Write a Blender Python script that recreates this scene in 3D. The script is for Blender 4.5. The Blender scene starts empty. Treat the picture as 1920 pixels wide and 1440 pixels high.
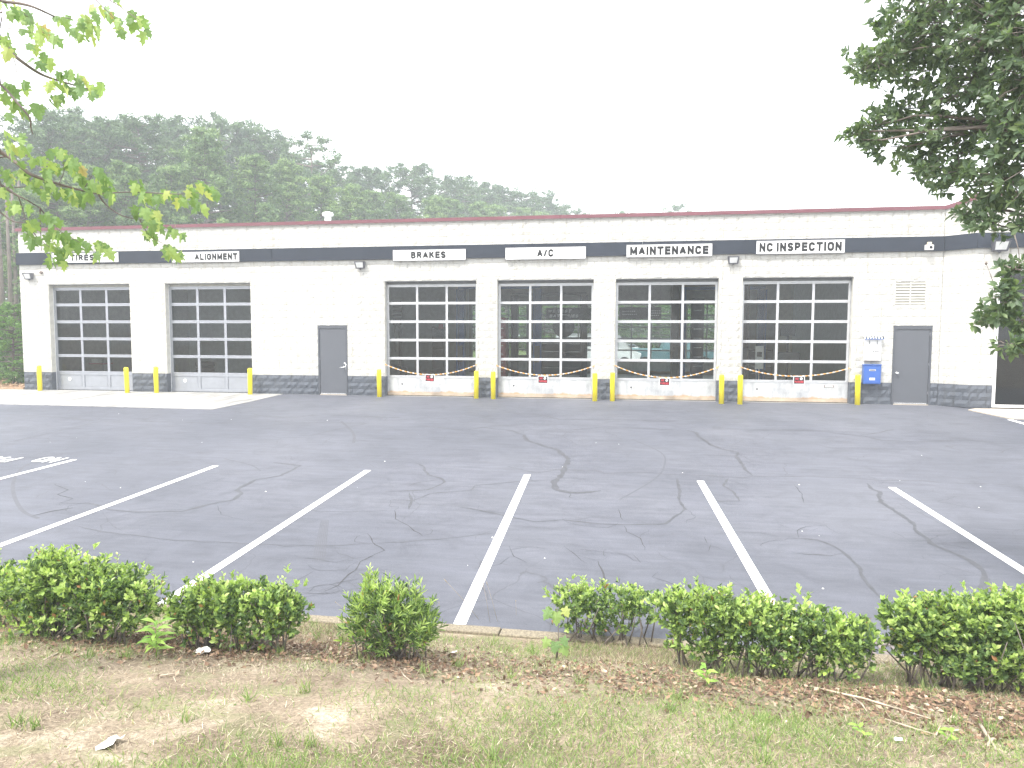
import bpy, math, random
import numpy as np
from mathutils import Vector, Matrix
random.seed(7); rng = np.random.default_rng(11)
S = bpy.context.scene
COL = S.collection
R = math.radians

# ------------------------------------------------------------------ camera
CAM = Vector((8.0, -21.273, 1.9126)); YAW, PIT, ROL, FPX = -0.1641, 0.0687, 0.0027, 1340.0
_f = Vector((math.sin(YAW), math.cos(YAW), 0)); _r = Vector((math.cos(YAW), -math.sin(YAW), 0)); _u = Vector((0, 0, 1))
FW = _f*math.cos(PIT) - _u*math.sin(PIT); U2 = _u*math.cos(PIT) + _f*math.sin(PIT)
RT = _r*math.cos(ROL) + U2*math.sin(ROL); UP = -_r*math.sin(ROL) + U2*math.cos(ROL)
cd = bpy.data.cameras.new("camera"); cam = bpy.data.objects.new("camera", cd); COL.objects.link(cam)
cam.matrix_world = Matrix(((RT.x, UP.x, -FW.x, CAM.x), (RT.y, UP.y, -FW.y, CAM.y), (RT.z, UP.z, -FW.z, CAM.z), (0, 0, 0, 1)))
cd.sensor_width = 36; cd.lens = FPX/1920*36; cd.clip_start = 0.05; cd.clip_end = 2000
S.camera = cam
# ------------------------------------------------------------------ world, sun, exposure
SUN_EL, SUN_AZ = R(58), R(215)      # azimuth clockwise from +Y (north): light comes from behind-left of the camera
w = bpy.data.worlds.new("World"); S.world = w; w.use_nodes = True
nt = w.node_tree; nt.nodes.clear()
sky = nt.nodes.new("ShaderNodeTexSky"); sky.sky_type = 'NISHITA'; sky.sun_disc = False
sky.sun_elevation = SUN_EL; sky.sun_rotation = SUN_AZ; sky.air_density = 1.0; sky.dust_density = 6.0; sky.ozone_density = 1.0
mixn = nt.nodes.new("ShaderNodeMix"); mixn.data_type = 'RGBA'; mixn.inputs[0].default_value = 0.82
mixn.inputs[7].default_value = (9.6, 9.75, 10.0, 1)
bg = nt.nodes.new("ShaderNodeBackground"); bg.inputs[1].default_value = 0.105
wo = nt.nodes.new("ShaderNodeOutputWorld")
nt.links.new(sky.outputs[0], mixn.inputs[6]); nt.links.new(mixn.outputs[2], bg.inputs[0]); nt.links.new(bg.outputs[0], wo.inputs[0])
sl = bpy.data.lights.new("sun", 'SUN'); sl.energy = 2.0; sl.angle = R(9); sl.color = (1.0, 0.965, 0.9)
so = bpy.data.objects.new("sun", sl); COL.objects.link(so)
sd = Vector((math.sin(SUN_AZ)*math.cos(SUN_EL), math.cos(SUN_AZ)*math.cos(SUN_EL), math.sin(SUN_EL)))
so.rotation_euler = sd.to_track_quat('Z', 'Y').to_euler(); so.location = (0, -10, 30)
S.view_settings.view_transform = 'Standard'; S.view_settings.look = 'None'; S.view_settings.gamma = 1.0
S.view_settings.exposure = 1.58; S.view_settings.use_curve_mapping = False
S.render.engine = 'CYCLES'
S.cycles.max_bounces = 8; S.cycles.transparent_max_bounces = 16; S.cycles.volume_bounces = 1
S.cycles.use_denoising = True; S.cycles.denoising_input_passes = 'RGB_ALBEDO_NORMAL'; S.cycles.denoising_prefilter = 'NONE'

# ------------------------------------------------------------------ helpers
SLOPE = 0.0295
def ray(u, v):
    return (FW + RT*((u-960)/FPX) + UP*((720-v)/FPX))
def on_wall(u, v, y=0.0):
    d = ray(u, v); t = (y-CAM.y)/d.y; return CAM + d*t
def lotz(y): return SLOPE*y
def on_lot(u, v, off=0.0):
    d = ray(u, v); t = (SLOPE*CAM.y + off - CAM.z)/(d.z - SLOPE*d.y); return CAM + d*t
def at(u, v, dist):
    d = ray(u, v); return CAM + d*(dist/d.length)
def smooth(a, b, x):
    t = min(1, max(0, (x-a)/(b-a))); return t*t*(3-2*t)
BP = [(-60, 0.9), (-30, 0.55), (-21.3, 0.33), (-19, 0.22), (-18, 0.07), (-17, -0.17), (-16.3, -0.38), (-15.95, -0.455), (-15.75, -0.49)]
def bankz(y):
    if y >= -15.75: return SLOPE*y - 0.03
    for (a, za), (b, zb) in zip(BP, BP[1:]):
        if a <= y <= b: return za + (zb-za)*(y-a)/(b-a)
    return 0.9
def on_bank(u, v):
    d = ray(u, v); t = 1.5
    for i in range(4000):
        p = CAM + d*t
        if p.z <= bankz(p.y) + 0: return p
        t += 0.004
    return p

def tag(o, label=None, cat=None, group=None, kind=None):
    if label: o['label'] = label
    if cat: o['category'] = cat
    if group: o['group'] = group
    if kind: o['kind'] = kind
    return o
def empty(name, loc=(0, 0, 0), parent=None, rz=0):
    o = bpy.data.objects.new(name, None); COL.objects.link(o); o.location = loc; o.rotation_euler.z = rz
    o.empty_display_size = 0.1
    if parent: o.parent = parent
    return o
def link(name, me, parent=None, loc=(0, 0, 0), rot=None, scale=None):
    o = bpy.data.objects.new(name, me); COL.objects.link(o); o.location = loc
    if rot is not None: o.rotation_euler = rot
    if scale is not None: o.scale = scale
    if parent: o.parent = parent
    return o

class MB:
    def __init__(s): s.v = []; s.f = []; s.m = []; s.mi = 0; s.sm = []; s.smooth = False
    def add(s, vs, fs):
        n = len(s.v); s.v += [tuple(p) for p in vs]
        for f in fs: s.f.append([i+n for i in f]); s.m.append(s.mi); s.sm.append(s.smooth)
    def box(s, a, b, bev=0):
        (x0, y0, z0), (x1, y1, z1) = a, b
        if bev:
            e = bev
            # chamfered along front edges: simple inset top/bottom hull
            P = []
            for z, i in ((z0, e), (z0+e, 0), (z1-e, 0), (z1, e)):
                P.append([(x0+i+e*(i == 0)*0, y0+i, z), (x1-i, y0+i, z), (x1-i, y1-i, z), (x0+i, y1-i, z)])
            vs = sum(P, []); fs = [(3, 2, 1, 0), (12, 13, 14, 15)]
            for k in range(3):
                for j in range(4):
                    fs.append((k*4+j, k*4+(j+1) % 4, k*4+4+(j+1) % 4, k*4+4+j))
            s.add(vs, fs); return
        s.add([(x0, y0, z0), (x1, y0, z0), (x1, y1, z0), (x0, y1, z0), (x0, y0, z1), (x1, y0, z1), (x1, y1, z1), (x0, y1, z1)],
              [(3, 2, 1, 0), (4, 5, 6, 7), (0, 1, 5, 4), (1, 2, 6, 5), (2, 3, 7, 6), (3, 0, 4, 7)])
    def prism(s, pts, z0, z1):
        n = len(pts)
        s.add([(x, y, z0) for x, y in pts]+[(x, y, z1) for x, y in pts],
              [tuple(range(n-1, -1, -1)), tuple(range(n, 2*n))]+[(i, (i+1) % n, n+(i+1) % n, n+i) for i in range(n)])
    def extr(s, pts, off):       # 3D polygon extruded by a vector
        n = len(pts); off = Vector(off)
        s.add([Vector(p) for p in pts]+[Vector(p)+off for p in pts],
              [tuple(range(n-1, -1, -1)), tuple(range(n, 2*n))]+[(i, (i+1) % n, n+(i+1) % n, n+i) for i in range(n)])
    def tube(s, pts, rad, seg=6, cap=True):
        pts = [Vector(p) for p in pts]; n = len(pts); rr = rad if hasattr(rad, '__len__') else [rad]*n
        rings = []; px = None
        for i, p in enumerate(pts):
            t = (pts[min(i+1, n-1)] - pts[max(i-1, 0)])
            if t.length < 1e-9: t = Vector((0, 0, 1))
            t.normalize()
            if px is None:
                px = t.orthogonal().normalized()
            else:
                px = px - t*px.dot(t)
                if px.length < 1e-6: px = t.orthogonal()
                px.normalize()
            py = t.cross(px)
            rings.append([p + (px*math.cos(2*math.pi*k/seg)+py*math.sin(2*math.pi*k/seg))*rr[i] for k in range(seg)])
        fs = []
        for i in range(n-1):
            for k in range(seg):
                fs.append((i*seg+k, i*seg+(k+1) % seg, (i+1)*seg+(k+1) % seg, (i+1)*seg+k))
        if cap: fs += [tuple(range(seg-1, -1, -1)), tuple(range((n-1)*seg, n*seg))]
        o = s.smooth; s.smooth = True; s.add(sum(rings, []), fs); s.smooth = o
    def lathe(s, prof, c=(0, 0, 0), seg=20, axis='z'):
        vs = []; fs = []; n = len(prof)
        for r, z in prof:
            for k in range(seg):
                a = 2*math.pi*k/seg; x, y = r*math.cos(a), r*math.sin(a)
                p = (x, y, z) if axis == 'z' else (x, -z, y)
                vs.append((c[0]+p[0], c[1]+p[1], c[2]+p[2]))
        for i in range(n-1):
            for k in range(seg): fs.append((i*seg+k, i*seg+(k+1) % seg, (i+1)*seg+(k+1) % seg, (i+1)*seg+k))
        fs += [tuple(range(seg-1, -1, -1)), tuple(range((n-1)*seg, n*seg))]
        s.add(vs, fs)
    def mesh(s, name, mats):
        me = bpy.data.meshes.new(name); me.from_pydata(s.v, [], s.f)
        for m in (mats if isinstance(mats, (list, tuple)) else [mats]): me.materials.append(m)
        me.polygons.foreach_set('material_index', s.m); me.polygons.foreach_set('use_smooth', s.sm); me.update()
        return me
    def build(s, name, mats, parent=None, loc=(0, 0, 0), rot=None):
        return link(name, s.mesh(name, mats), parent, loc, rot)

def npmesh(name, V, F, mats, mi=None, smooth=False):
    """V (n,3), F (m,k) arrays -> mesh"""
    me = bpy.data.meshes.new(name); n, (m, k) = len(V), F.shape
    me.vertices.add(n); me.vertices.foreach_set('co', np.asarray(V, dtype=np.float32).ravel())
    me.loops.add(m*k); me.loops.foreach_set('vertex_index', F.astype(np.int32).ravel())
    me.polygons.add(m); me.polygons.foreach_set('loop_start', np.arange(0, m*k, k, dtype=np.int32))
    me.polygons.foreach_set('loop_total', np.full(m, k, dtype=np.int32))
    for mt in (mats if isinstance(mats, (list, tuple)) else [mats]): me.materials.append(mt)
    if mi is not None: me.polygons.foreach_set('material_index', np.asarray(mi, dtype=np.int32))
    me.polygons.foreach_set('use_smooth', np.full(m, smooth)); me.update(calc_edges=True); me.validate()
    return me

def scatter(T, TF, pos, M, sc):
    """template verts T (k,3), faces TF; positions (n,3), rotation matrices M (n,3,3), scale (n,)or(n,3)"""
    n = len(pos); sc = np.asarray(sc)
    if sc.ndim == 1: sc = sc[:, None]
    L = T[None]*sc[:, None, :]
    V = np.einsum('nij,nkj->nki', M, L) + pos[:, None, :]
    F = TF[None]+(np.arange(n)*len(T))[:, None, None]
    return V.reshape(-1, 3), F.reshape(-1, TF.shape[1])
def norm(a): return a/np.maximum(1e-9, np.linalg.norm(a, axis=-1, keepdims=True))
def frames(Y, up=None):
    """rotation matrices whose Y axis is Y and Z axis as near as possible to up"""
    Y = norm(Y); n = len(Y)
    if up is None: up = rng.normal(size=(n, 3))
    Z = norm(up - Y*np.sum(up*Y, -1, keepdims=True)); X = np.cross(Y, Z)
    return np.stack([X, Y, Z], axis=2)
def join(parts):
    Vs, Fs, k = [], [], 0
    for V, F in parts: Vs.append(V); Fs.append(F+k); k += len(V)
    return np.concatenate(Vs), np.concatenate(Fs)

# ------------------------------------------------------------------ materials
def nmat(name):
    m = bpy.data.materials.new(name); m.use_nodes = True; t = m.node_tree; t.nodes.clear()
    o = t.nodes.new('ShaderNodeOutputMaterial'); b = t.nodes.new('ShaderNodeBsdfPrincipled'); t.links.new(b.outputs[0], o.inputs[0])
    return m, t, b, o
def nd(t, typ, **kw):
    n = t.nodes.new(typ)
    for k, v in kw.items():
        if k.startswith('i_'): n.inputs[int(k[2:]) if k[2:].isdigit() else k[2:]].default_value = v
        else: setattr(n, k, v)
    return n
def coords(t, scale=(1, 1, 1), kind='Object'):
    tc = nd(t, 'ShaderNodeTexCoord'); mp = nd(t, 'ShaderNodeMapping'); mp.inputs['Scale'].default_value = scale
    if kind == 'World':
        g = nd(t, 'ShaderNodeNewGeometry'); t.links.new(g.outputs['Position'], mp.inputs[0])
    else: t.links.new(tc.outputs[kind], mp.inputs[0])
    return mp.outputs[0]
def noise(t, vec, scale, detail=4, rough=0.55, dist=0):
    n = nd(t, 'ShaderNodeTexNoise'); n.inputs['Scale'].default_value = scale; n.inputs['Detail'].default_value = detail
    n.inputs['Roughness'].default_value = rough; n.inputs['Distortion'].default_value = dist
    t.links.new(vec, n.inputs['Vector']); return n.outputs[0]
def ramp(t, fac, stops):
    r = nd(t, 'ShaderNodeValToRGB'); e = r.color_ramp.elements
    while len(e) < len(stops): e.new(0.5)
    for i, (p, c) in enumerate(stops): e[i].position = p; e[i].color = (*c, 1) if len(c) == 3 else c
    t.links.new(fac, r.inputs[0]); return r.outputs[0]
def mixc(t, fac, a, b, mode='MIX'):
    m = nd(t, 'ShaderNodeMix', data_type='RGBA', blend_type=mode)
    for s, i in ((fac, 0), (a, 6), (b, 7)):
        if hasattr(s, 'is_linked') or hasattr(s, 'links'): t.links.new(s, m.inputs[i])
        else: m.inputs[i].default_value = s if i == 0 else (*s, 1) if len(s) == 3 else s
    return m.outputs[2]
def bump(t, b, h, strength=0.3, dist=0.01):
    n = nd(t, 'ShaderNodeBump'); n.inputs['Strength'].default_value = strength; n.inputs['Distance'].default_value = dist
    t.links.new(h, n.inputs['Height']); t.links.new(n.outputs[0], b.inputs['Normal'])
def scaled(c, k): return tuple(x*k for x in c)
def simple(name, col, rough=0.6, metal=0, var=0.12, vs=6.0, bs=0, bscale=80, kind='World', spec=None):
    m, t, b, o = nmat(name); b.inputs['Roughness'].default_value = rough; b.inputs['Metallic'].default_value = metal
    if spec is not None: b.inputs['Specular IOR Level'].default_value = spec
    v = coords(t, kind=kind); n = noise(t, v, vs)
    t.links.new(ramp(t, n, [(0.3, scaled(col, 1-var)), (0.7, scaled(col, 1+var))]), b.inputs['Base Color'])
    if bs: bump(t, b, noise(t, v, bscale), bs)
    return m
def leafmat(name, stops, trans=0.35, rough=0.45, island=True, spec=0.35, big=None):
    m, t, b, o = nmat(name); b.inputs['Roughness'].default_value = rough; b.inputs['Specular IOR Level'].default_value = spec
    if island: g = nd(t, 'ShaderNodeNewGeometry'); fac = g.outputs['Random Per Island']
    else: g = nd(t, 'ShaderNodeObjectInfo'); fac = g.outputs['Random']
    c = ramp(t, fac, stops)
    if big:
        n = noise(t, coords(t), big, 2); c = mixc(t, 1.0, c, ramp(t, n, [(0.35, (0.75, 0.8, 0.8)), (0.65, (1.2, 1.15, 1.0))]), 'MULTIPLY')
    oi = nd(t, 'ShaderNodeObjectInfo')
    t.links.new(c, b.inputs['Base Color'])
    tr = nd(t, 'ShaderNodeBsdfTranslucent'); t.links.new(mixc(t, 1.0, c, (1.15, 1.25, 0.7), 'MULTIPLY'), tr.inputs[0])
    mx = nd(t, 'ShaderNodeMixShader'); mx.inputs[0].default_value = trans
    t.links.new(b.outputs[0], mx.inputs[1]); t.links.new(tr.outputs[0], mx.inputs[2]); t.links.new(mx.outputs[0], o.inputs[0])
    return m

M = {}
# painted split-face block
def blockmat(name, col, dirt):
    m, t, b, o = nmat(name); b.inputs['Roughness'].default_value = 0.75; b.inputs['Specular IOR Level'].default_value = 0.3
    v = coords(t, kind='World'); n = noise(t, v, 0.7, 3)
    c = ramp(t, n, [(0.3, scaled(col, 0.94)), (0.7, scaled(col, 1.03))])
    stk = noise(t, coords(t, (5, 1, 0.35), 'World'), 1.6, 4)
    c = mixc(t, 1.0, c, ramp(t, stk, [(0.32, (0.86, 0.84, 0.80)), (0.46, (1, 1, 1))]), 'MULTIPLY')
    pit = noise(t, coords(t, (0.7, 1, 2.3), 'World'), 24, 5, 0.75)
    c = mixc(t, ramp(t, pit, [(0.335, (1, 1, 1)), (0.40, (0, 0, 0))]), c, dirt)
    t.links.new(c, b.inputs['Base Color'])
    bump(t, b, noise(t, coords(t, (1, 1, 1.8), 'World'), 30, 6, 0.65), 0.75, 0.02)
    return m
M['white_block'] = blockmat('painted_white_block', (0.55, 0.542, 0.508), (0.09, 0.078, 0.06))
M['grey_block'] = blockmat('painted_grey_block', (0.092, 0.103, 0.124), (0.05, 0.055, 0.067))
M['white_mortar'] = simple('white_painted_mortar', (0.37, 0.36, 0.325), 0.8)
M['grey_mortar'] = simple('grey_painted_mortar', (0.055, 0.062, 0.075), 0.8)
M['smooth_white'] = simple('smooth_white_jamb', (0.56, 0.545, 0.49), 0.7, bs=0.2)
M['smooth_grey'] = simple('smooth_grey_jamb', (0.075, 0.085, 0.103), 0.7, bs=0.2)
M['band'] = simple('dark_band_metal', (0.021, 0.027, 0.041), 0.6, var=0.18, vs=1.2, spec=0.2)
M['coping'] = simple('maroon_coping', (0.145, 0.045, 0.06), 0.5, var=0.15, vs=1)
M['sign_white'] = simple('sign_white_panel', (0.82, 0.82, 0.81), 0.4, var=0.03)
M['black'] = simple('black_lettering', (0.012, 0.012, 0.014), 0.6, spec=0.2)
M['alu'] = simple('white_aluminium', (0.49, 0.50, 0.515), 0.35, 0.35, var=0.06)
M['alu_new'] = simple('silver_aluminium', (0.33, 0.345, 0.38), 0.35, 0.5, var=0.06)
M['alu_dark'] = simple('dark_track', (0.16, 0.165, 0.17), 0.5, 0.3)
def panelmat():
    m, t, b, o = nmat('worn_door_panel'); b.inputs['Roughness'].default_value = 0.42; b.inputs['Metallic'].default_value = 0.45
    v = coords(t, (1, 1, 0.5)); n = noise(t, v, 3, 6, 0.7)
    c = ramp(t, n, [(0.35, (0.40, 0.41, 0.42)), (0.55, (0.60, 0.61, 0.61)), (0.75, (0.50, 0.50, 0.49))])
    sx = nd(t, 'ShaderNodeSeparateXYZ'); tc = nd(t, 'ShaderNodeTexCoord'); t.links.new(tc.outputs['Object'], sx.inputs[0])
    ad = nd(t, 'ShaderNodeMath', operation='MULTIPLY_ADD'); t.links.new(noise(t, coords(t, (1.2, 1, 0.3)), 2.3, 5), ad.inputs[0])
    ad.inputs[1].default_value = -0.22; t.links.new(sx.outputs['Z'], ad.inputs[2])
    c = mixc(t, ramp(t, ad.outputs[0], [(-0.0, (0.8,)*3), (0.05, (0, 0, 0))]), c, (0.50, 0.30, 0.14))
    t.links.new(c, b.inputs['Base Color']); return m
M['worn_panel'] = panelmat()
M['rust'] = simple('rusty_bottom_rail', (0.40, 0.32, 0.24), 0.6, var=0.25, vs=3)
M['rubber'] = simple('weather_rubber', (0.03, 0.03, 0.032), 0.8)
def glassmat(name, tint, refl=1.0):
    m, t, b, o = nmat(name); t.nodes.remove(b)
    tr = nd(t, 'ShaderNodeBsdfTransparent'); tr.inputs[0].default_value = (*tint, 1)
    gl = nd(t, 'ShaderNodeBsdfGlossy'); gl.inputs['Roughness'].default_value = 0.02; gl.inputs[0].default_value = (refl, refl, refl, 1)
    fr = nd(t, 'ShaderNodeFresnel'); fr.inputs[0].default_value = 1.45
    mx = nd(t, 'ShaderNodeMixShader'); t.links.new(fr.outputs[0], mx.inputs[0]); t.links.new(tr.outputs[0], mx.inputs[1]); t.links.new(gl.outputs[0], mx.inputs[2])
    t.links.new(mx.outputs[0], o.inputs[0]); return m
M['glass'] = glassmat('door_glass', (0.72, 0.77, 0.77), 0.8)
M['dark_glass'] = glassmat('tinted_glass', (0.10, 0.11, 0.12))
M['steel_door'] = simple('grey_steel_door', (0.082, 0.088, 0.103), 0.42, var=0.04, vs=2)
M['door_frame'] = simple('grey_door_frame', (0.066, 0.072, 0.086), 0.5, var=0.05)
M['chrome'] = simple('satin_chrome', (0.75, 0.75, 0.75), 0.25, 0.9)
M['yellow'] = simple('yellow_bollard_sleeve', (0.95, 0.79, 0.010), 0.45, var=0.05, vs=3)
M['concrete'] = simple('pale_concrete', (0.40, 0.395, 0.38), 0.85, var=0.14, vs=1.5, bs=0.2, bscale=60)
def apronmat():
    m, t, b, o = nmat('pale_concrete'); b.inputs['Roughness'].default_value = 0.85
    v = coords(t, kind='World'); c = ramp(t, noise(t, v, 1.5, 5), [(0.3, (0.27, 0.265, 0.25)), (0.7, (0.33, 0.325, 0.31))])
    mp = nd(t, 'ShaderNodeMapping'); mp.inputs['Rotation'].default_value = (0, 0, 0.5); mp.inputs['Scale'].default_value = (3.2, 0.28, 1)
    g = nd(t, 'ShaderNodeNewGeometry'); t.links.new(g.outputs['Position'], mp.inputs[0])
    st = noise(t, mp.outputs[0], 1.3, 3); c = mixc(t, 1.0, c, ramp(t, st, [(0.34, (0.62, 0.62, 0.63)), (0.46, (1, 1, 1))]), 'MULTIPLY')
    t.links.new(c, b.inputs['Base Color']); bump(t, b, noise(t, v, 60), 0.2); return m
M['concrete'] = apronmat()
M['walk'] = simple('tan_concrete_walk', (0.40, 0.35, 0.29), 0.85, var=0.12, vs=2, bs=0.2)
M['lamp_body'] = simple('bronze_lamp_body', (0.13, 0.13, 0.15), 0.4, 0.4)
M['lamp_lens'] = simple('lamp_lens', (0.62, 0.63, 0.62), 0.2)
M['blue'] = simple('blue_painted_steel', (0.028, 0.10, 0.36), 0.35, var=0.05)
M['red'] = simple('red_print', (0.50, 0.03, 0.05), 0.5)
M['red_paint'] = simple('red_tool_paint', (0.28, 0.03, 0.04), 0.35)
M['white_paint'] = simple('white_paint', (0.78, 0.78, 0.78), 0.4, var=0.03)
M['cream'] = simple('cream_paint', (0.72, 0.68, 0.5), 0.6)
M['orange'] = simple('orange_plastic', (0.85, 0.42, 0.06), 0.5)
M['lift_blue'] = simple('lift_blue_paint', (0.03, 0.13, 0.42), 0.4)
M['lift_dark'] = simple('lift_grey_paint', (0.07, 0.075, 0.085), 0.5)
M['lift_brown'] = simple('lift_brown_paint', (0.17, 0.13, 0.11), 0.5)
M['shop_wall'] = simple('shop_wall_paint', (0.52, 0.58, 0.58), 0.7)
M['shop_floor'] = simple('shop_floor', (0.22, 0.22, 0.21), 0.35)
M['shop_ceiling'] = simple('shop_ceiling', (0.22, 0.26, 0.27), 0.8)
M['roofing'] = simple('roofing', (0.3, 0.3, 0.3), 0.9)
M['tyre'] = simple('tyre_rubber', (0.025, 0.025, 0.026), 0.8)
M['car_white'] = simple('white_car_paint', (0.75, 0.76, 0.77), 0.2, var=0.02)
M['car_teal'] = simple('teal_car_paint', (0.10, 0.22, 0.25), 0.25, var=0.03)
M['car_dark'] = simple('dark_car_paint', (0.03, 0.035, 0.045), 0.2, var=0.03)
M['car_glass'] = simple('car_window', (0.04, 0.05, 0.06), 0.08)
M['tail_red'] = simple('tail_lamp_red', (0.55, 0.03, 0.03), 0.2)
M['iron'] = simple('cast_iron', (0.17, 0.145, 0.14), 0.7, var=0.2, vs=20, bs=0.3)
M['hole'] = simple('drain_dark', (0.01, 0.01, 0.011), 0.9)
M['paper'] = simple('paper_scrap', (0.8, 0.79, 0.76), 0.8)
M['seal'] = simple('crack_sealant', (0.057, 0.059, 0.069), 0.6, var=0.2, vs=15)
M['seal_dark'] = simple('open_crack', (0.045, 0.045, 0.050), 0.8, var=0.3, vs=15)
M['skid'] = simple('tyre_mark', (0.078, 0.081, 0.095), 0.7, var=0.1, vs=8)
def stripemat():
    m, t, b, o = nmat('white_line_paint'); b.inputs['Roughness'].default_value = 0.7
    v = coords(t, kind='World'); n = noise(t, v, 14, 6, 0.75)
    t.links.new(ramp(t, n, [(0.20, (0.35, 0.35, 0.36)), (0.29, (0.82, 0.82, 0.81))]), b.inputs['Base Color']); return m
M['stripe'] = stripemat()
def asphaltmat():
    m, t, b, o = nmat('sealed_asphalt'); b.inputs['Roughness'].default_value = 0.62; b.inputs['Specular IOR Level'].default_value = 0.35
    v = coords(t, kind='World')
    big = noise(t, v, 0.22, 5, 0.6, 0.4)
    c = ramp(t, big, [(0.3, (0.076, 0.081, 0.100)), (0.5, (0.095, 0.100, 0.121)), (0.72, (0.122, 0.127, 0.149))])
    br = noise(t, coords(t, (0.35, 2.6, 1), 'World'), 3.0, 6, 0.7, 0.3)       # brush streaks of the seal coat
    c = mixc(t, 1.0, c, ramp(t, br, [(0.35, (0.88, 0.88, 0.88)), (0.65, (1.10, 1.10, 1.10))]), 'MULTIPLY')
    mid = noise(t, v, 1.6, 6, 0.7, 1.2)
    c = mixc(t, 1.0, c, ramp(t, mid, [(0.33, (0.85, 0.85, 0.85)), (0.5, (1, 1, 1)), (0.70, (1.10, 1.10, 1.11))]), 'MULTIPLY')
    fine = noise(t, v, 90, 4, 0.7)
    c = mixc(t, 1.0, c, ramp(t, fine, [(0.32, (0.82, 0.82, 0.82)), (0.7, (1.15, 1.15, 1.15))]), 'MULTIPLY')
    vo = nd(t, 'ShaderNodeTexVoronoi', feature='DISTANCE_TO_EDGE'); vo.inputs['Scale'].default_value = 1.1
    wv = nd(t, 'ShaderNodeMix', data_type='VECTOR'); wv.inputs[0].default_value = 0.16
    nn = nd(t, 'ShaderNodeTexNoise'); nn.inputs['Scale'].default_value = 2.3; nn.inputs['Detail'].default_value = 7; t.links.new(v, nn.inputs['Vector'])
    t.links.new(v, wv.inputs[4]); t.links.new(nn.outputs[1], wv.inputs[5]); t.links.new(wv.outputs[1], vo.inputs['Vector'])
    line = ramp(t, vo.outputs['Distance'], [(0.0, (1, 1, 1)), (0.0065, (0, 0, 0))])
    msk = ramp(t, noise(t, v, 0.55, 3), [(0.5, (0, 0, 0)), (0.58, (0.75, 0.75, 0.75))])
    c = mixc(t, mixc(t, 1.0, line, msk, 'MULTIPLY'), c, (0.055, 0.055, 0.06))
    t.links.new(c, b.inputs['Base Color']); bump(t, b, fine, 0.35, 0.004)
    return m
M['asphalt'] = asphaltmat()
def soilmat():
    m, t, b, o = nmat('bank_soil'); b.inputs['Roughness'].default_value = 0.95; b.inputs['Specular IOR Level'].default_value = 0.1
    v = coords(t, kind='World'); a = noise(t, v, 1.7, 6, 0.7, 0.6)
    c = ramp(t, a, [(0.28, (0.16, 0.12, 0.09)), (0.42, (0.25, 0.205, 0.16)), (0.56, (0.35, 0.295, 0.23)), (0.70, (0.56, 0.50, 0.42))])
    f = noise(t, v, 55, 6, 0.8)
    c = mixc(t, 1.0, c, ramp(t, f, [(0.3, (0.45, 0.43, 0.40)), (0.7, (1.45, 1.42, 1.35))]), 'MULTIPLY')
    g = noise(t, v, 4.5, 4); c = mixc(t, ramp(t, g, [(0.54, (0, 0, 0)), (0.62, (0.4, 0.4, 0.4))]), c, (0.22, 0.25, 0.12))
    t.links.new(c, b.inputs['Base Color']); bump(t, b, f, 0.8, 0.02); return m
M['soil'] = soilmat()
M['lawn'] = simple('distant_lawn', (0.14, 0.19, 0.06), 0.95, var=0.35, vs=1.5, bs=0.5)
M['mulch'] = simple('wood_mulch_ground', (0.33, 0.22, 0.14), 0.95, var=0.3, vs=12, bs=0.8, bscale=40)
M['bark'] = simple('pine_bark', (0.13, 0.105, 0.09), 0.9, var=0.3, vs=3, bs=0.6, bscale=12)
M['twig'] = simple('grey_twig_bark', (0.17, 0.145, 0.13), 0.8, var=0.25, vs=20)
M['twig_pale'] = simple('dry_twig', (0.42, 0.35, 0.27), 0.85, var=0.3, vs=10)
M['pine'] = leafmat('pine_needles', [(0, (0.045, 0.085, 0.045)), (0.5, (0.08, 0.14, 0.065)), (1, (0.13, 0.20, 0.09))], 0.25, 0.6, big=0.35)
M['pine_young'] = leafmat('young_pine_needles', [(0, (0.08, 0.15, 0.06)), (0.5, (0.14, 0.225, 0.085)), (1, (0.22, 0.31, 0.12))], 0.3, 0.6, big=0.35)
M['broad'] = leafmat('broad_leaves', [(0, (0.07, 0.15, 0.04)), (0.5, (0.12, 0.24, 0.06)), (1, (0.20, 0.34, 0.08))], 0.4, 0.5, big=0.8)
M['maple'] = leafmat('maple_leaf_green', [(0, (0.17, 0.27, 0.12)), (0.45, (0.25, 0.36, 0.14)), (0.85, (0.37, 0.47, 0.17)), (0.975, (0.44, 0.48, 0.18)), (1, (0.52, 0.38, 0.2))], 0.45, 0.45, island=False)
M['oakleaf'] = leafmat('glossy_dark_leaf', [(0, (0.085, 0.13, 0.08)), (0.6, (0.13, 0.19, 0.105)), (1, (0.21, 0.28, 0.14))], 0.45, 0.35, island=True)
M['oakleaf_single'] = leafmat('glossy_dark_leaf_single', [(0, (0.085, 0.13, 0.08)), (0.6, (0.13, 0.19, 0.105)), (1, (0.21, 0.28, 0.14))], 0.45, 0.35, island=False)
M['shrub'] = leafmat('shrub_leaf', [(0, (0.065, 0.11, 0.05)), (0.4, (0.14, 0.22, 0.08)), (0.75, (0.27, 0.38, 0.13)), (0.985, (0.36, 0.50, 0.11)), (0.992, (0.40, 0.20, 0.10)), (1, (0.40, 0.20, 0.10))], 0.35, 0.3, big=4)
M['shrub_new'] = leafmat('shrub_new_growth', [(0, (0.26, 0.38, 0.11)), (0.5, (0.38, 0.50, 0.15)), (1, (0.50, 0.60, 0.22))], 0.4, 0.35)
M['weed'] = leafmat('weed_leaf', [(0, (0.22, 0.40, 0.08)), (1, (0.36, 0.52, 0.12))], 0.4, 0.4)
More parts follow.
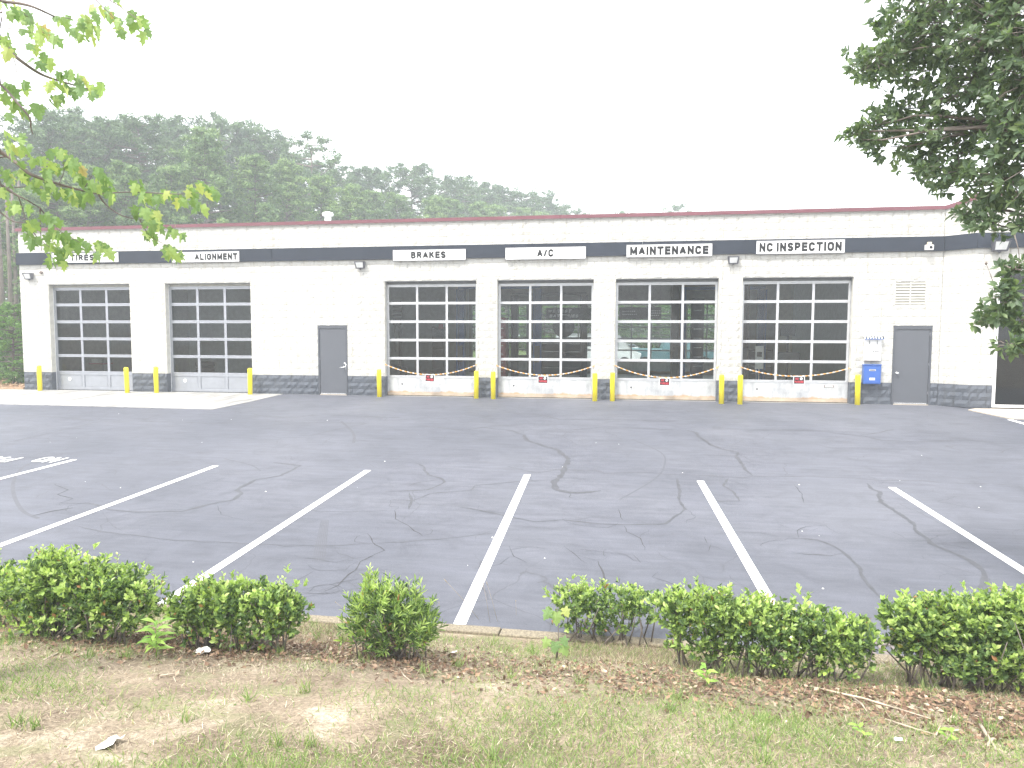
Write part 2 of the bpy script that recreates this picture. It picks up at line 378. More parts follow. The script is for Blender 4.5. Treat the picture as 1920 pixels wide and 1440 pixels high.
M['grass'] = leafmat('grass_blade', [(0, (0.11, 0.19, 0.055)), (0.5, (0.21, 0.31, 0.10)), (0.85, (0.32, 0.39, 0.15)), (1, (0.46, 0.42, 0.24))], 0.35, 0.6)
M['straw'] = leafmat('dry_straw', [(0, (0.11, 0.075, 0.055)), (0.4, (0.28, 0.22, 0.16)), (0.85, (0.46, 0.39, 0.29)), (1, (0.66, 0.59, 0.46))], 0.15, 0.8)
M['litter'] = leafmat('brown_leaf_litter', [(0, (0.08, 0.05, 0.035)), (0.5, (0.17, 0.105, 0.07)), (0.85, (0.32, 0.21, 0.14)), (1, (0.5, 0.41, 0.32))], 0.1, 0.8)
M['chip'] = leafmat('wood_chip', [(0, (0.26, 0.15, 0.09)), (0.5, (0.45, 0.30, 0.18)), (1, (0.66, 0.50, 0.34))], 0.0, 0.9)

def arc(cx, cy, rx, ry, a0, a1, n=8):
    return [(cx+rx*math.cos(math.radians(a0+(a1-a0)*i/n)), cy+ry*math.sin(math.radians(a0+(a1-a0)*i/n))) for i in range(n+1)]
def rrect(w, h, r=0.5, a0=0, a1=360):       # grotesque bowl: straight sides, rounded ends
    c = []
    for k, (cx, cy, s0) in enumerate(((w-r, h-r, 0), (r, h-r, 90), (r, r, 180), (w-r, r, 270))): c += arc(cx, cy, r, r, s0, s0+90, 5)
    return c
LET = {
 'T': (.58, [[(.29, 0), (.29, 1)], [(0, 1), (.58, 1)]]), 'I': (.0, [[(0, 0), (0, 1)]]), 'L': (.46, [[(0, 1), (0, 0), (.46, 0)]]),
 'E': (.48, [[(.48, 1), (0, 1), (0, 0), (.48, 0)], [(0, .52), (.44, .52)]]), 'N': (.56, [[(0, 0), (0, 1), (.56, 0), (.56, 1)]]),
 'M': (.70, [[(0, 0), (0, 1), (.35, .12), (.70, 1), (.70, 0)]]), 'W': (.84, [[(0, 1), (.2, 0), (.42, .9), (.64, 0), (.84, 1)]]),
 'A': (.62, [[(0, 0), (.31, 1), (.62, 0)], [(.1, .3), (.52, .3)]]), 'K': (.56, [[(0, 0), (0, 1)], [(.54, 1), (.02, .42)], [(.2, .62), (.58, 0)]]),
 '/': (.30, [[(0, -.02), (.30, 1.02)]]), 'O': (.60, [rrect(.60, 1, .28)+[(.60, .72)]]),
 'C': (.56, [arc(.28, .72, .28, .28, 0, 180, 8)+arc(.28, .28, .28, .28, 180, 360, 8)]),
 'G': (.58, [arc(.29, .71, .29, .29, 0, 180, 8)+arc(.29, .29, .29, .29, 180, 360, 8)+[(.58, .5), (.34, .5)]]),
 'S': (.52, [arc(.26, .75, .26, .25, 5, 180, 7)+[(.03, .64), (.12, .55), (.40, .45), (.50, .36)]+arc(.26, .25, .26, .25, 0, -175, 7)]),
 'P': (.52, [[(0, 0), (0, 1), (.28, 1)]+arc(.28, .74, .24, .26, 90, -90, 7)[1:]+[(0, .48)]]),
 'R': (.54, [[(0, 0), (0, 1), (.28, 1)]+arc(.28, .76, .24, .24, 90, -90, 7)[1:]+[(0, .52)], [(.28, .5), (.54, 0)]]),
 'B': (.54, [[(0, 0), (0, 1), (.26, 1)]+arc(.26, .77, .23, .23, 90, -90, 6)[1:]+[(0, .54)], [(.26, .54)]+arc(.27, .27, .26, .27, 90, -90, 7)+[(0, 0)]]),
}
def text_fit(s, width, height, mat, depth=0.006, bold=0.0, shear=0.0, th=0.28, gap=0.23):
    """block lettering whose ink is width x height, centred"""
    b = MB(); x = 0; k = 0; tt = th/2
    H1 = 1.0
    for ch in s:
        if ch == ' ': x += 0.34; continue
        w_, strokes = LET[ch]; x0 = x+tt; sp_ = []
        for st in strokes:
            cur = [st[0]]
            for i in range(1, len(st)):
                cur.append(st[i])
                if i < len(st)-1:
                    a_, c_ = Vector(st[i])-Vector(st[i-1]), Vector(st[i+1])-Vector(st[i])
                    if a_.length > 1e-6 and c_.length > 1e-6 and a_.normalized().dot(c_.normalized()) < -0.15: sp_.append(cur); cur = [st[i]]
            sp_.append(cur)
        strokes = sp_
        for st in strokes:
            P = [Vector((x0+px, tt+py*(1-th), 0)) for px, py in st]; Q = [P[0]]
            for p in P[1:]:
                if (p-Q[-1]).length > 1e-4: Q.append(p)
            P = Q; n = len(P); L, Rr = [], []
            for i, p in enumerate(P):
                d0 = (p-P[i-1]).normalized() if i else (P[1]-p).normalized(); d1 = (P[i+1]-p).normalized() if i < n-1 else d0
                m = (d0+d1); m = m.normalized() if m.length > 1e-3 else d0; nn = Vector((-m.y, m.x, 0)); c = max(0.42, nn.dot(Vector((-d0.y, d0.x, 0)))); e = Vector((0, 0, 0))
                if i == 0: e = -d0*tt*(1 if abs(d0.x) < .2 or abs(d0.y) < .2 else .3)
                if i == n-1: e = d0*tt*(1 if abs(d0.x) < .2 or abs(d0.y) < .2 else .3)
                if len(st) > 6: e = e*0.25
                L.append(p+e+nn*tt/c); Rr.append(p+e-nn*tt/c)
            z = k*0.0004; k += 1
            b.add([(v.x+v.y*shear, min(1, max(0, v.y)) if ch != '/' else v.y, z) for pr in zip(L, Rr) for v in pr], [(2*i+1, 2*i+3, 2*i+2, 2*i) for i in range(n-1)])
        x = x0+w_+tt+gap*0.72
    vs = np.array(b.v); a, c = vs[:, 0].min(), vs[:, 0].max(); b.v = [((p[0]-(a+c)/2)*width/(c-a), (p[1]-.5)*height, p[2]) for p in vs]
    return b.mesh('lettering', mat)

# ------------------------------------------------------------------ setting: terrain, lot, apron, walk
def terrz(x, y):
    if y > 0:
        z = -0.03
        if y > 26: z += min(1.5, (y-26)*0.03)
        return z
    z = bankz(y)
    if -19.8 < y < -15.9:
        z += 0.02*math.sin(x*2.1+y*3)*math.cos(x*1.3-y*2.2) + 0.012*math.sin(x*6.3)*math.sin(y*7.1)
    return z
xs = sorted(set([-300, -200, -100, -60, -40, -25, -15] + list(np.arange(0, 16.01, 0.2)) + [-12.39, 18, 22, 30, 45, 70, 120, 200, 300]))
ys = sorted(set([-200, -120, -60, -40, -30, -25] + list(np.arange(-22, -15.79, 0.15)) + [-15.75, -12, -8, -4, 0, 0.01, 6, 14, 20, 26, 32, 40, 55, 76, 120, 200, 300, 400]))
V = np.array([(x, y, terrz(x, y)) for y in ys for x in xs]); nx = len(xs)
F = np.array([(j*nx+i, j*nx+i+1, (j+1)*nx+i+1, (j+1)*nx+i) for j in range(len(ys)-1) for i in range(nx-1)])
mi = [0 if (ys[j] < -15.5) else 1 for j in range(len(ys)-1) for i in range(nx-1)]
tag(link('ground', npmesh('ground', V, F, [M['soil'], M['lawn']], mi, True)), kind='structure')
def sheet(name, pts, mat, label=None):
    b = MB(); b.add(pts, [tuple(range(len(pts)))]); o = b.build(name, mat); tag(o, label, kind='structure')
    return o
EDGE = -15.72
b = MB(); xx = [-45, -12, 0, 8, 16, 24, 45]
for i in range(len(xx)-1):
    b.add([(xx[i], EDGE, lotz(EDGE)), (xx[i+1], EDGE, lotz(EDGE)), (xx[i+1], 0.0, 0), (xx[i], 0.0, 0)], [(0, 1, 2, 3)])
b.box((-45, EDGE-0.001, lotz(EDGE)-0.08), (45, EDGE, lotz(EDGE)-0.001))
tag(b.build('parking_lot', M['asphalt']), kind='structure')
b = MB(); b.box((-30, 15.0, -0.02), (40, 27.0, 0.0)); tag(b.build('rear_driveway', simple('rear_drive', (0.2, 0.2, 0.2), 0.8)), kind='structure')
# concrete edging strip along the lot
b = MB()
for i in range(60):
    x0 = -20+i*0.9
    b.box((x0+0.004, EDGE-0.13, lotz(EDGE)-0.1), (x0+0.896, EDGE-0.005, lotz(EDGE)+0.012+0.004*math.sin(i*3.1)), 0.006)
tag(b.build('kerb_strip', simple('pebbly_edging', (0.21, 0.18, 0.13), 0.95, var=0.4, vs=60, bs=0.6)), kind='structure')
# apron: slabs with joints
z = 0.006
pA = [on_lot(-260, 757, z), on_lot(0, 757.5, z), on_lot(400, 767.5, z), on_lot(470, 753, z), on_lot(517, 741, z)]
yf = -0.02
b = MB()
x_r = [p.x for p in pA]
def apron_y(x):
    for p, q in zip(pA, pA[1:]):
        if p.x <= x <= q.x: return p.y+(q.y-p.y)*(x-p.x)/(q.x-p.x)
    return yf
cuts = [pA[0].x, -19, -16.0, -13.0, -9.9, -6.9, pA[2].x, pA[3].x, pA[4].x-0.02]
xe = sorted(set(cuts))
apron = empty('concrete_apron'); tag(apron, kind='structure')
for x0, x1 in zip(xe, xe[1:]):
    g = 0.006; bb = MB(); ya, yb = apron_y(x0), apron_y(x1); y0 = yf if x0 > -12.4 else 1.6
    if min(ya, yb) > -0.03: ya -= 0.01
    vs = [(x0+g, ya, lotz(ya)), (x1-g, yb, lotz(yb)), (x1-g, yf, lotz(yf)), (x0+g, yf, lotz(yf))]
    bb.extr([(p[0], p[1], p[2]-0.05) for p in vs], (0, 0, 0.06)); bb.build('slab', M['concrete'], apron)
walkp = [on_lot(1815, 769, 0.006), on_lot(1893, 785.5, 0.006), on_lot(1990, 788, 0.006), Vector((26, -0.62, 0)), Vector((17.05, -0.62, 0))]
bb = MB(); bb.extr([(p.x, p.y, lotz(p.y)-0.05) for p in walkp], (0, 0, 0.07)); tag(bb.build('concrete_walk', M['walk']), kind='structure')
# painted lines
def ribbon(p, q, wd, z=0.004):
    d = Vector((q.x-p.x, q.y-p.y, 0)).normalized(); n = Vector((-d.y, d.x, 0))*wd/2
    return [(c.x, c.y, lotz(c.y)+z) for c in (p-n, q-n, q+n, p+n)]
SL = [((140, 862), (0, 898)), ((405, 873.5), (0, 1023)), ((690, 882), (308, 1130)), ((989, 890), (864, 1166)), ((1313, 902), (1457, 1151)), ((1672, 914), (1920, 1071))]
b = MB(); marks = []
for a, c in SL:
    p, q = on_lot(*a), on_lot(*c); t = (EDGE+0.02-p.y)/(q.y-p.y); q = p+(q-p)*t; marks.append((p, q))
sp = (marks[5][0]-marks[0][0])/5; dq = marks[0][1]-marks[0][0]
marks += [(marks[0][0]-sp*k, marks[0][1]-sp*k) for k in (1, 2, 3)] + [(marks[5][0]+sp*k, marks[5][1]+sp*k) for k in (1, 2)]
for p, q in marks:
    m_ = tag(MB(), None) if False else MB(); m_.add(ribbon(p, q, 0.105), [(0, 1, 2, 3)])
    tag(m_.build('parking_line', M['stripe']), kind='structure')
p, q = on_lot(1893, 787), on_lot(1925, 796); q = p+(q-p)*3
m_ = MB(); m_.add(ribbon(p, q, 0.12), [(0, 1, 2, 3)]); tag(m_.build('parking_line', M['stripe']), kind='structure')
# NO PARKING painted on the lot, read from the building side
for word, (u, v), wd in (('NO', (92, 862.8), 0.44), ('PARKING', (-46, 860.0), 1.62)):
    me = text_fit(word, wd, 0.42, M['stripe'], th=0.16)
    c = on_lot(u, v); o = link('painted_lettering', me, None, (c.x, c.y, lotz(c.y)+0.009), (math.atan(SLOPE), 0, math.pi)); tag(o, kind='structure')
    o.rotation_euler = (-math.atan(SLOPE), 0, math.pi)
# cracks (sealed and open)
CR = [
 ('s', .03, [(0,777),(83,781),(146,785),(188,789),(258,789),(358,791),(408,794),(471,790),(604,792),(688,794)]),
 ('s', .025, [(0,832),(42,823),(104,809),(188,790)]), ('s', .02, [(325,780),(271,787),(333,770)]),
 ('s', .03, [(471,775),(492,780),(554,782),(604,777),(750,783)]), ('s', .02, [(688,794),(583,816)]),
 ('s', .07, [(512,867),(567,872),(529,892),(483,900),(450,919),(458,925),(442,938),(392,946),(342,959)]),
 ('s', .03, [(342,959),(258,960),(200,957),(171,945),(133,944)]), ('c', .014, [(133,944),(112,943),(137,935),(108,927),(125,919),(102,907)]),
 ('c', .05, [(62,967),(96,959),(137,952)]), ('s', .018, [(137,984),(233,1000),(333,1011),(458,1017),(625,1019),(792,1011),(840,1008),(920,1000)]),
 ('c', .008, [(408,948),(417,965),(458,975)]), ('s', .014, [(546,948),(592,959),(688,959),(725,957)]),
 ('c', .014, [(740,957),(742,973),(762,982),(792,1005)]), ('c', .012, [(688,1000),(696,1017),(713,1032),(671,1053),(663,1069),(642,1086),(633,1098),(608,1109)]),
 ('c', .009, [(588,1071),(558,1086),(554,1107)]),
 ('s', .035, [(784,798),(868,806),(904,801),(962,807),(983,815)]),
 ('s', .11, [(983,815),(981,826),(1010,837),(1039,844),(1065,860),(1055,875),(1050,889),(1032,904),(1034,919),(1065,925),(1094,925),(1127,920)]),
 ('s', .025, [(904,801),(984,795),(1065,797),(1123,798)]), ('s', .03, [(933,773),(1014,778),(1050,786),(1174,787),(1247,790),(1283,787),(1334,788)]),
 ('s', .03, [(1065,807),(1119,802),(1210,803),(1283,806)]),
 ('s', .07, [(1283,806),(1307,811),(1309,818),(1327,826),(1334,835),(1356,844),(1375,848),(1378,860),(1396,882),(1411,892)]),
 ('s', .03, [(952,874),(1006,887),(1043,881),(1112,884),(1130,890),(1210,887),(1247,890),(1320,893),(1393,896),(1439,894),(1530,895),(1621,899),(1658,901),(1730,901),(1767,906),(1858,908),(1905,911),(1920,920)]),
 ('s', .05, [(722,922),(802,919),(837,904),(831,897),(806,890),(795,875),(778,868)]),
 ('s', .03, [(736,937),(773,939),(809,926),(882,919),(890,911),(933,906),(1028,900)]), ('s', .05, [(767,924),(775,939),(766,955)]),
 ('s', .02, [(766,912),(775,906),(831,898)]),
 ('s', .045, [(857,950),(904,959),(948,968),(1003,977),(1054,973),(1112,979),(1167,982),(1247,982),(1287,955),(1276,937),(1270,897)]),
 ('c', .010, [(1170,986),(1174,997),(1200,1010),(1209,1032)]), ('c', .009, [(1057,1024),(1086,1043),(1101,1057)]),
 ('c', .016, [(1121,1052),(1130,1075),(1132,1101),(1145,1119)]), ('c', .009, [(955,1024),(962,1043),(988,1055)]), ('c', .008, [(1156,1039),(1185,1041),(1201,1055)]),
 ('s', .03, [(1395,806),(1523,807),(1585,815),(1621,818),(1657,827),(1723,829),(1781,826)]), ('s', .025, [(1614,816),(1636,813),(1676,805)]),
 ('s', .025, [(1712,816),(1767,817),(1873,831),(1920,832)]), ('s', .045, [(1366,897),(1360,911),(1377,922),(1388,940),(1348,940),(1318,930)]),
 ('s', .07, [(1625,906),(1632,917),(1645,922),(1647,941),(1676,961),(1705,984),(1705,992),(1741,1019),(1789,1043),(1818,1061),(1836,1079),(1836,1101),(1858,1134)]),
 ('s', .035, [(1479,1009),(1534,1012),(1577,1032),(1588,1043),(1617,1075),(1632,1101),(1665,1132)]), ('s', .03, [(1490,1037),(1559,1043),(1581,1037)]),
 ('c', .010, [(1497,1008),(1495,995),(1512,988),(1548,985)]), ('c', .012, [(1320,1006),(1326,1019)]), ('c', .012, [(1333,1021),(1329,1033)]),
 ('s', .014, [(1338,1002),(1377,997),(1424,999),(1460,1006)]), ('s', .016, [(1752,1019),(1803,1018),(1869,1017)]), ('c', .010, [(1490,908),(1504,926),(1508,944)]),
 ('c', .012, [(1300,905),(1310,980)][:0] or [(1160,955),(1168,975)]),
]
def poly_ribbon(b, pts, wd, z, jit=0.25):
    P = []
    for p, q in zip(pts, pts[1:]):
        L = (q-p).length; n = max(1, int(L/0.10))
        for k in range(n): P.append(p+(q-p)*(k/n))
    P.append(pts[-1]); n = len(P)
    if n < 2: return
    off = np.cumsum(rng.normal(size=n)*0.012); off -= np.linspace(off[0], off[-1], n)
    vs = []
    for i, p in enumerate(P):
        d = (P[min(i+1, n-1)]-P[max(i-1, 0)]); d.z = 0; d.normalize(); nn = Vector((-d.y, d.x, 0))
        w_ = wd/2*(0.55+0.9*rng.random())*min(1, 0.3+(min(i, n-1-i))*0.35); c = p+nn*float(off[i])
        for s_ in (-1, 1):
            e = c+nn*w_*s_; vs.append((e.x, e.y, lotz(e.y)+z))
    b.add(vs, [(2*i, 2*i+1, 2*i+3, 2*i+2) for i in range(n-1)])
bs_, bc_ = MB(), MB()
for i, (k, wd, pts) in enumerate(CR):
    P = [on_lot(*p) for p in pts]
    wd *= 0.8 if wd > 0.04 else (1.6 if max(q_[1] for q_ in pts) < 835 else 1.0)
    poly_ribbon(bs_ if k == 's' else bc_, P, wd, 0.0012 + (i % 7)*0.00012)
# extra hairline cracks in the near part of the lot
near_ = [q_ for c_ in CR for q_ in c_[2] if q_[1] > 900]
for i in range(44):
    u, v = near_[rng.integers(len(near_))] if i % 3 else (rng.uniform(560, 1500), rng.uniform(1010, 1120)); p = on_lot(u, v); a = rng.uniform(0, 6.28); P = [p]
    for k in range(rng.integers(3, 8)):
        a += rng.normal()*0.7; p = p+Vector((math.cos(a), math.sin(a), 0))*rng.uniform(0.05, 0.16); P.append(p)
    if min(q.y for q in P) > EDGE+0.05: poly_ribbon(bc_, P, 0.005, 0.0022)
tag(bs_.build('crack_sealant', M['seal']), kind='structure'); tag(bc_.build('asphalt_crack', M['seal_dark']), kind='structure')
b = MB()
for pts, wd in (([(95,861),(50,872),(29,894),(25,923),(42,957),(75,973)], .05), ([(1185,824),(1240,849),(1245,875),(1225,900),(1156,940)], .03), ([(640,790),(662,812),(663,832)], .06), ([(420,860),(470,872),(490,884)], .03)):
    # smooth curve through the points
    P = [on_lot(*p) for p in pts]; Q = []
    for i in range(len(P)-1):
        p0, p1, p2, p3 = P[max(i-1, 0)], P[i], P[i+1], P[min(i+2, len(P)-1)]
        for t in np.linspace(0, 1, 8, endpoint=False):
            Q.append(0.5*((2*p1)+(p2-p0)*t+(2*p0-5*p1+4*p2-p3)*t*t+(3*p1-p0-3*p2+p3)*t**3))
    vs = []
    for i, p in enumerate(Q):
        d = (Q[min(i+1, len(Q)-1)]-Q[max(i-1, 0)]); d.normalize(); nn = Vector((-d.y, d.x, 0))*wd/2
        for s_ in (-1, 1): e = p+nn*s_; vs.append((e.x, e.y, lotz(e.y)+0.0008))
    b.add(vs, [(2*i, 2*i+1, 2*i+3, 2*i+2) for i in range(len(Q)-1)])
for k in range(6):      # tread print
    p, q = on_lot(611+k*2.6-8, 975), on_lot(586+k*4.3, 1053); b.add(ribbon(p, q, 0.012, 0.0009), [(0, 1, 2, 3)])
tag(b.build('tyre_marks', M['skid']), kind='structure')
# small pale debris specks on the lot
b = MB()
for i in range(34):
    u, v = rng.uniform(50, 1880), rng.uniform(770, 1120); p = on_lot(u, v); s_ = rng.uniform(0.004, 0.013)
    b.lathe([(s_, 0), (s_*0.8, s_*0.5), (s_*0.2, s_*0.7)], (p.x, p.y, lotz(p.y)), 5)
tag(b.build('grit', M['paper']), kind='stuff')

# ------------------------------------------------------------------ the building
XL, XR, H, CH = -12.39, 16.36, 5.43, 0.57
DR = 0.22                                   # recess of the overhead doors
BAYS = []
for a, c in (((89.5, 531), (242.5, 531)), ((307.8, 530), (469.5, 530)), ((720, 528), (894, 528)), ((931.5, 526), (1114, 526)), ((1154, 523), (1349, 523)), ((1392.5, 518), (1602, 518))):
    BAYS.append((on_wall(*a).x, on_wall(*c).x))
ZT = 3.55
D1 = (on_wall(596.5, 660).x, on_wall(651, 660).x); D2 = (on_wall(1673.5, 680).x, on_wall(1745.5, 680).x); ZD = 2.18
OPEN = [(a, c, 0, ZT) for a, c in BAYS] + [(D1[0], D1[1], 0, ZD), (D2[0], D2[1], 0, ZD)]
V0 = on_wall(1677.5, 529); V1 = on_wall(1737, 571)
VENT = (V0.x, V1.x, V1.z, V0.z)
bld = empty('garage_building', (2, 0, 0)); bld.location = (0, 0, 0)
tag(bld, 'long white painted block garage with six glass overhead doors and a dark sign band', 'building')
CY = 0.2032; BL = 0.4064; NBASE = 3
# --- wall core
def wall_core(b, x0, x1, y0, y1, z0, z1, opens):
    o = sorted([p for p in opens if p[1] > x0 and p[0] < x1]); x = x0
    for a, c, za, zb in o:
        if a > x: b.box((x, y0, z0), (a, y1, z1))
        if zb < z1: b.box((a, y0, max(zb, z0)), (c, y1, z1))
        if za > z0: b.box((a, y0, z0), (c, y1, za))
        x = c
    if x < x1: b.box((x, y0, z0), (x1, y1, z1))
BH = CY*NBASE
def notch_wall(x0, x1, y0, y1, z0, z1, opens):
    pts = [(x0, y0, z0)]
    for a, c, za, zb in sorted(opens): pts += [(a, y0, z0), (a, y0, zb), (c, y0, zb), (c, y0, z0)]
    pts += [(x1, y0, z0), (x1, y0, z1), (x0, y0, z1)]; b = MB(); b.extr(pts, (0, y1-y0, 0)); return b
wall = notch_wall(XL+0.02, XR, 0.022, 0.20, BH, H-0.05, OPEN).build('wall', M['white_mortar'], bld)
BASES = []; so_ = sorted(OPEN); ed = [XL+0.02]+[v_ for o_ in so_ for v_ in o_[:2]]+[XR]
for x0, x1 in zip(ed[0::2], ed[1::2]):
    b = MB(); b.box((x0, 0.022, 0), (x1, 0.20, BH)); BASES.append((x0, x1, b.build('wall_base', M['grey_mortar'], bld)))
# chamfer + right-hand wall cores
PX = XR+CH
ob = MB(); e = 0.022*1.414
SW0 = on_wall(1862, 700, -CH).x; SWZ = on_wall(1880, 503, -CH).z
ob.extr([(XR, 0.03, BH), (PX, -CH+0.03, BH), (PX+0.1, -CH+0.2, BH), (XR, 0.2, BH)], (0, 0, 5.35-BH)); ob.build('angled_wall', M['white_mortar'], bld)
notch_wall(PX, 28, -CH+0.022, -CH+0.2, BH, 5.6, [(SW0, 27.5, 0, SWZ)]).build('wall', M['white_mortar'], bld)
og = MB(); og.extr([(XR, 0.03, 0), (PX, -CH+0.03, 0), (PX+0.1, -CH+0.2, 0), (XR, 0.2, 0)], (0, 0, BH)); BASES.append((XR, PX-0.01, og.build('wall_base', M['grey_mortar'], bld)))
og = MB(); og.box((PX, -CH+0.022, 0), (SW0, -CH+0.2, BH)); BASES.append((PX-0.01, 99, og.build('wall_base', M['grey_mortar'], bld)))
def base_of(it):
    (ox, oy), ang, (a, c, z0, z1), full = it; x = ox+math.cos(ang)*(a+c)/2
    return min(BASES, key=lambda t_: 0 if t_[0] <= x <= t_[1] else min(abs(x-t_[0]), abs(x-t_[1])))[2]
# --- split-face blocks
def block_arrays(wd, hg, amp, seed):
    r = np.random.default_rng(seed); nxq, nzq = 4, 2; g = 0.004
    xs_ = np.linspace(g, wd-g, nxq+1); zs_ = np.linspace(g, hg-g, nzq+1); Vv = []
    for j, zz in enumerate(zs_):
        for i, xx_ in enumerate(xs_):
            edge = i in (0, nxq) or j in (0, nzq)
            y = (0.007+0.006*r.random()) if edge else -amp*(0.15+r.random())
            Vv.append((xx_, y, zz))
    nF = len(Vv); Ff = []
    for j in range(nzq):
        for i in range(nxq):
            a = j*(nxq+1)+i; q = (a, a+1, a+nxq+2, a+nxq+1)
            Ff.append((q[0], q[1], q[2])); Ff.append((q[0], q[2], q[3]))
    # sides back to the core
    ring = [i for i in range(nxq+1)] + [(j)*(nxq+1)+nxq for j in range(1, nzq+1)] + [nzq*(nxq+1)+i for i in range(nxq-1, -1, -1)] + [j*(nxq+1) for j in range(nzq-1, 0, -1)]
    for k in ring: Vv.append((Vv[k][0], 0.024, Vv[k][2]))
    n = len(ring)
    for k in range(n):
        a, c, d, e_ = ring[k], ring[(k+1) % n], nF+(k+1) % n, nF+k
        Ff.append((a, d, c)); Ff.append((a, e_, d))
    return np.array(Vv, dtype=float), np.array(Ff)
VARW = [block_arrays(BL, CY, 0.009, s) for s in range(8)]
VARG = [block_arrays(BL, CY, 0.021, s+20) for s in range(8)]
MESHW = [npmesh('white_block', V, F, M['white_block']) for V, F in VARW]
MESHG = [npmesh('grey_block', V, F, M['grey_block']) for V, F in VARG]
def rects(x0, x1, z0, z1, opens):
    """subtract openings from a block rectangle"""
    out = [(x0, x1, z0, z1)]
    for a, c, za, zb in opens:
        nxt = []
        for (p, q, r0, r1) in out:
            if q <= a+1e-4 or p >= c-1e-4 or r1 <= za+1e-4 or r0 >= zb-1e-4: nxt.append((p, q, r0, r1)); continue
            if p < a: nxt.append((p, a, r0, r1))
            if q > c: nxt.append((c, q, r0, r1))
            m0, m1 = max(p, a), min(q, c)
            if r1 > zb: nxt.append((m0, m1, zb, r1))
            if r0 < za: nxt.append((m0, m1, r0, za))
        out = nxt
    return [r for r in out if r[1]-r[0] > 0.03 and r[3]-r[2] > 0.03]
WHITE, GREY = [], []           # (px, py, angle, rect, full)
def lay(origin, ang, length, ztop, opens, x_off=0):
    nc = int(math.ceil(ztop/CY))
    for k in range(nc):
        z0, z1 = k*CY, min((k+1)*CY, ztop); x = -((k % 2)*BL/2) + x_off
        while x < length:
            a, c = max(x, 0), min(x+BL, length)
            if c-a > 0.03:
                for r in rects(a, c, z0, z1, opens):
                    full = abs(r[1]-r[0]-BL) < 1e-6 and abs(r[3]-r[2]-CY) < 1e-6
                    (GREY if k < NBASE else WHITE).append((origin, ang, r, full))
            x += BL
sh = [(a-XL, c-XL, za, zb) for a, c, za, zb in OPEN+[VENT]]
lay((XL, 0), 0, XR-XL, H-0.05, sh)
lay((XR, 0), -math.pi/4, CH*math.sqrt(2), 5.35, [])
lay((PX, -CH), 0, 28-PX, 5.6, [(SW0-PX, 27.5-PX, 0, SWZ)])
cnt = 0
def place(meshes, arrs, item, amp, par, i, mat):
    (ox, oy), ang, (a, c, z0, z1), full = item
    loc = (ox+math.cos(ang)*a, oy+math.sin(ang)*a, z0)
    me = meshes[i % 8] if full else npmesh('cut_block', *block_arrays(c-a, z1-z0, amp, i), mat)
    return link('block', me, par, loc, (0, 0, ang))
def stuffjoin(name, items, amp, par, mat):
    parts = []
    for i, ((ox, oy), ang, (a, c, z0, z1), full) in enumerate(items):
        V, F = block_arrays(c-a, z1-z0, amp, i*7+3)
        ca, sa = math.cos(ang), math.sin(ang); X = V[:, 0]+a
        parts.append((np.stack([ox+X*ca-V[:, 1]*sa, oy+X*sa+V[:, 1]*ca, V[:, 2]+z0], 1), F))
    V, F = join(parts); o = link(name, npmesh(name, V, F, mat), par); tag(o, kind='stuff')
def keyd(it):
    (ox, oy), ang, (a, c, z0, z1), full = it
    x, y = ox+math.cos(ang)*(a+c)/2, oy+math.sin(ang)*(a+c)/2
    vis = 0 if x < 18.4 else 50
    return (Vector((x, y, z0))-CAM).length + vis + (0 if z0 < 4.0 else 3)
WHITE.sort(key=keyd); GREY.sort(key=keyd)
for i, it in enumerate(GREY[:300]): place(MESHG, VARG, it, 0.021, base_of(it), i, M['grey_block'])
for i, it in enumerate(WHITE[:300]): place(MESHW, VARW, it, 0.009, wall, i, M['white_block'])
stuffjoin('block_courses', WHITE[300:], 0.009, wall, M['white_block'])
# --- jambs and lintels of the openings (smooth painted returns)
for a, c in BAYS:
    for x in (a, c-0.012):
        jb = MB(); jb.box((x+0.0, 0.012, BH), (x+0.012, DR+0.02, ZT-0.001)); jb.build('door_jamb', M['smooth_white'], bld)
        jb = MB(); jb.box((x, 0.012, 0), (x+0.012, DR+0.02, BH-0.001)); jb.build('jamb_base', M['smooth_grey'], bld)
    ln = MB(); ln.box((a+0.013, 0.012, ZT-0.014), (c-0.013, DR+0.02, ZT-0.002)); ln.build('steel_lintel', M['alu_dark'], bld)
# --- sign band: metal panels
BT, BB = 4.608, 4.211
ends = [XL-0.04, -8.8, -5.1, on_wall(512, 480).x, 0.9, 4.6, 8.3, 12.0, XR-0.02]
for x0, x1 in zip(ends, ends[1:]):
    b = MB(); b.box((x0+0.004, -0.075, BB), (x1-0.004, -0.012, BT), 0.004); b.build('band_panel', M['band'], bld)
b = MB(); q = 0.075; b.extr([(XR-0.015, -q, BB), (PX-0.03, -CH-q, BB), (PX, -CH-0.012, BB), (XR, -0.012, BB)], (0, 0, BT-BB)); b.build('band_panel', M['band'], bld)
for x0, x1 in ((PX-0.025, 19.8), (19.8, 23.4), (23.4, 28)):
    b = MB(); b.box((x0+0.004, -CH-0.075, BB), (x1-0.004, -CH-0.012, BT), 0.004); b.build('band_panel', M['band'], bld)
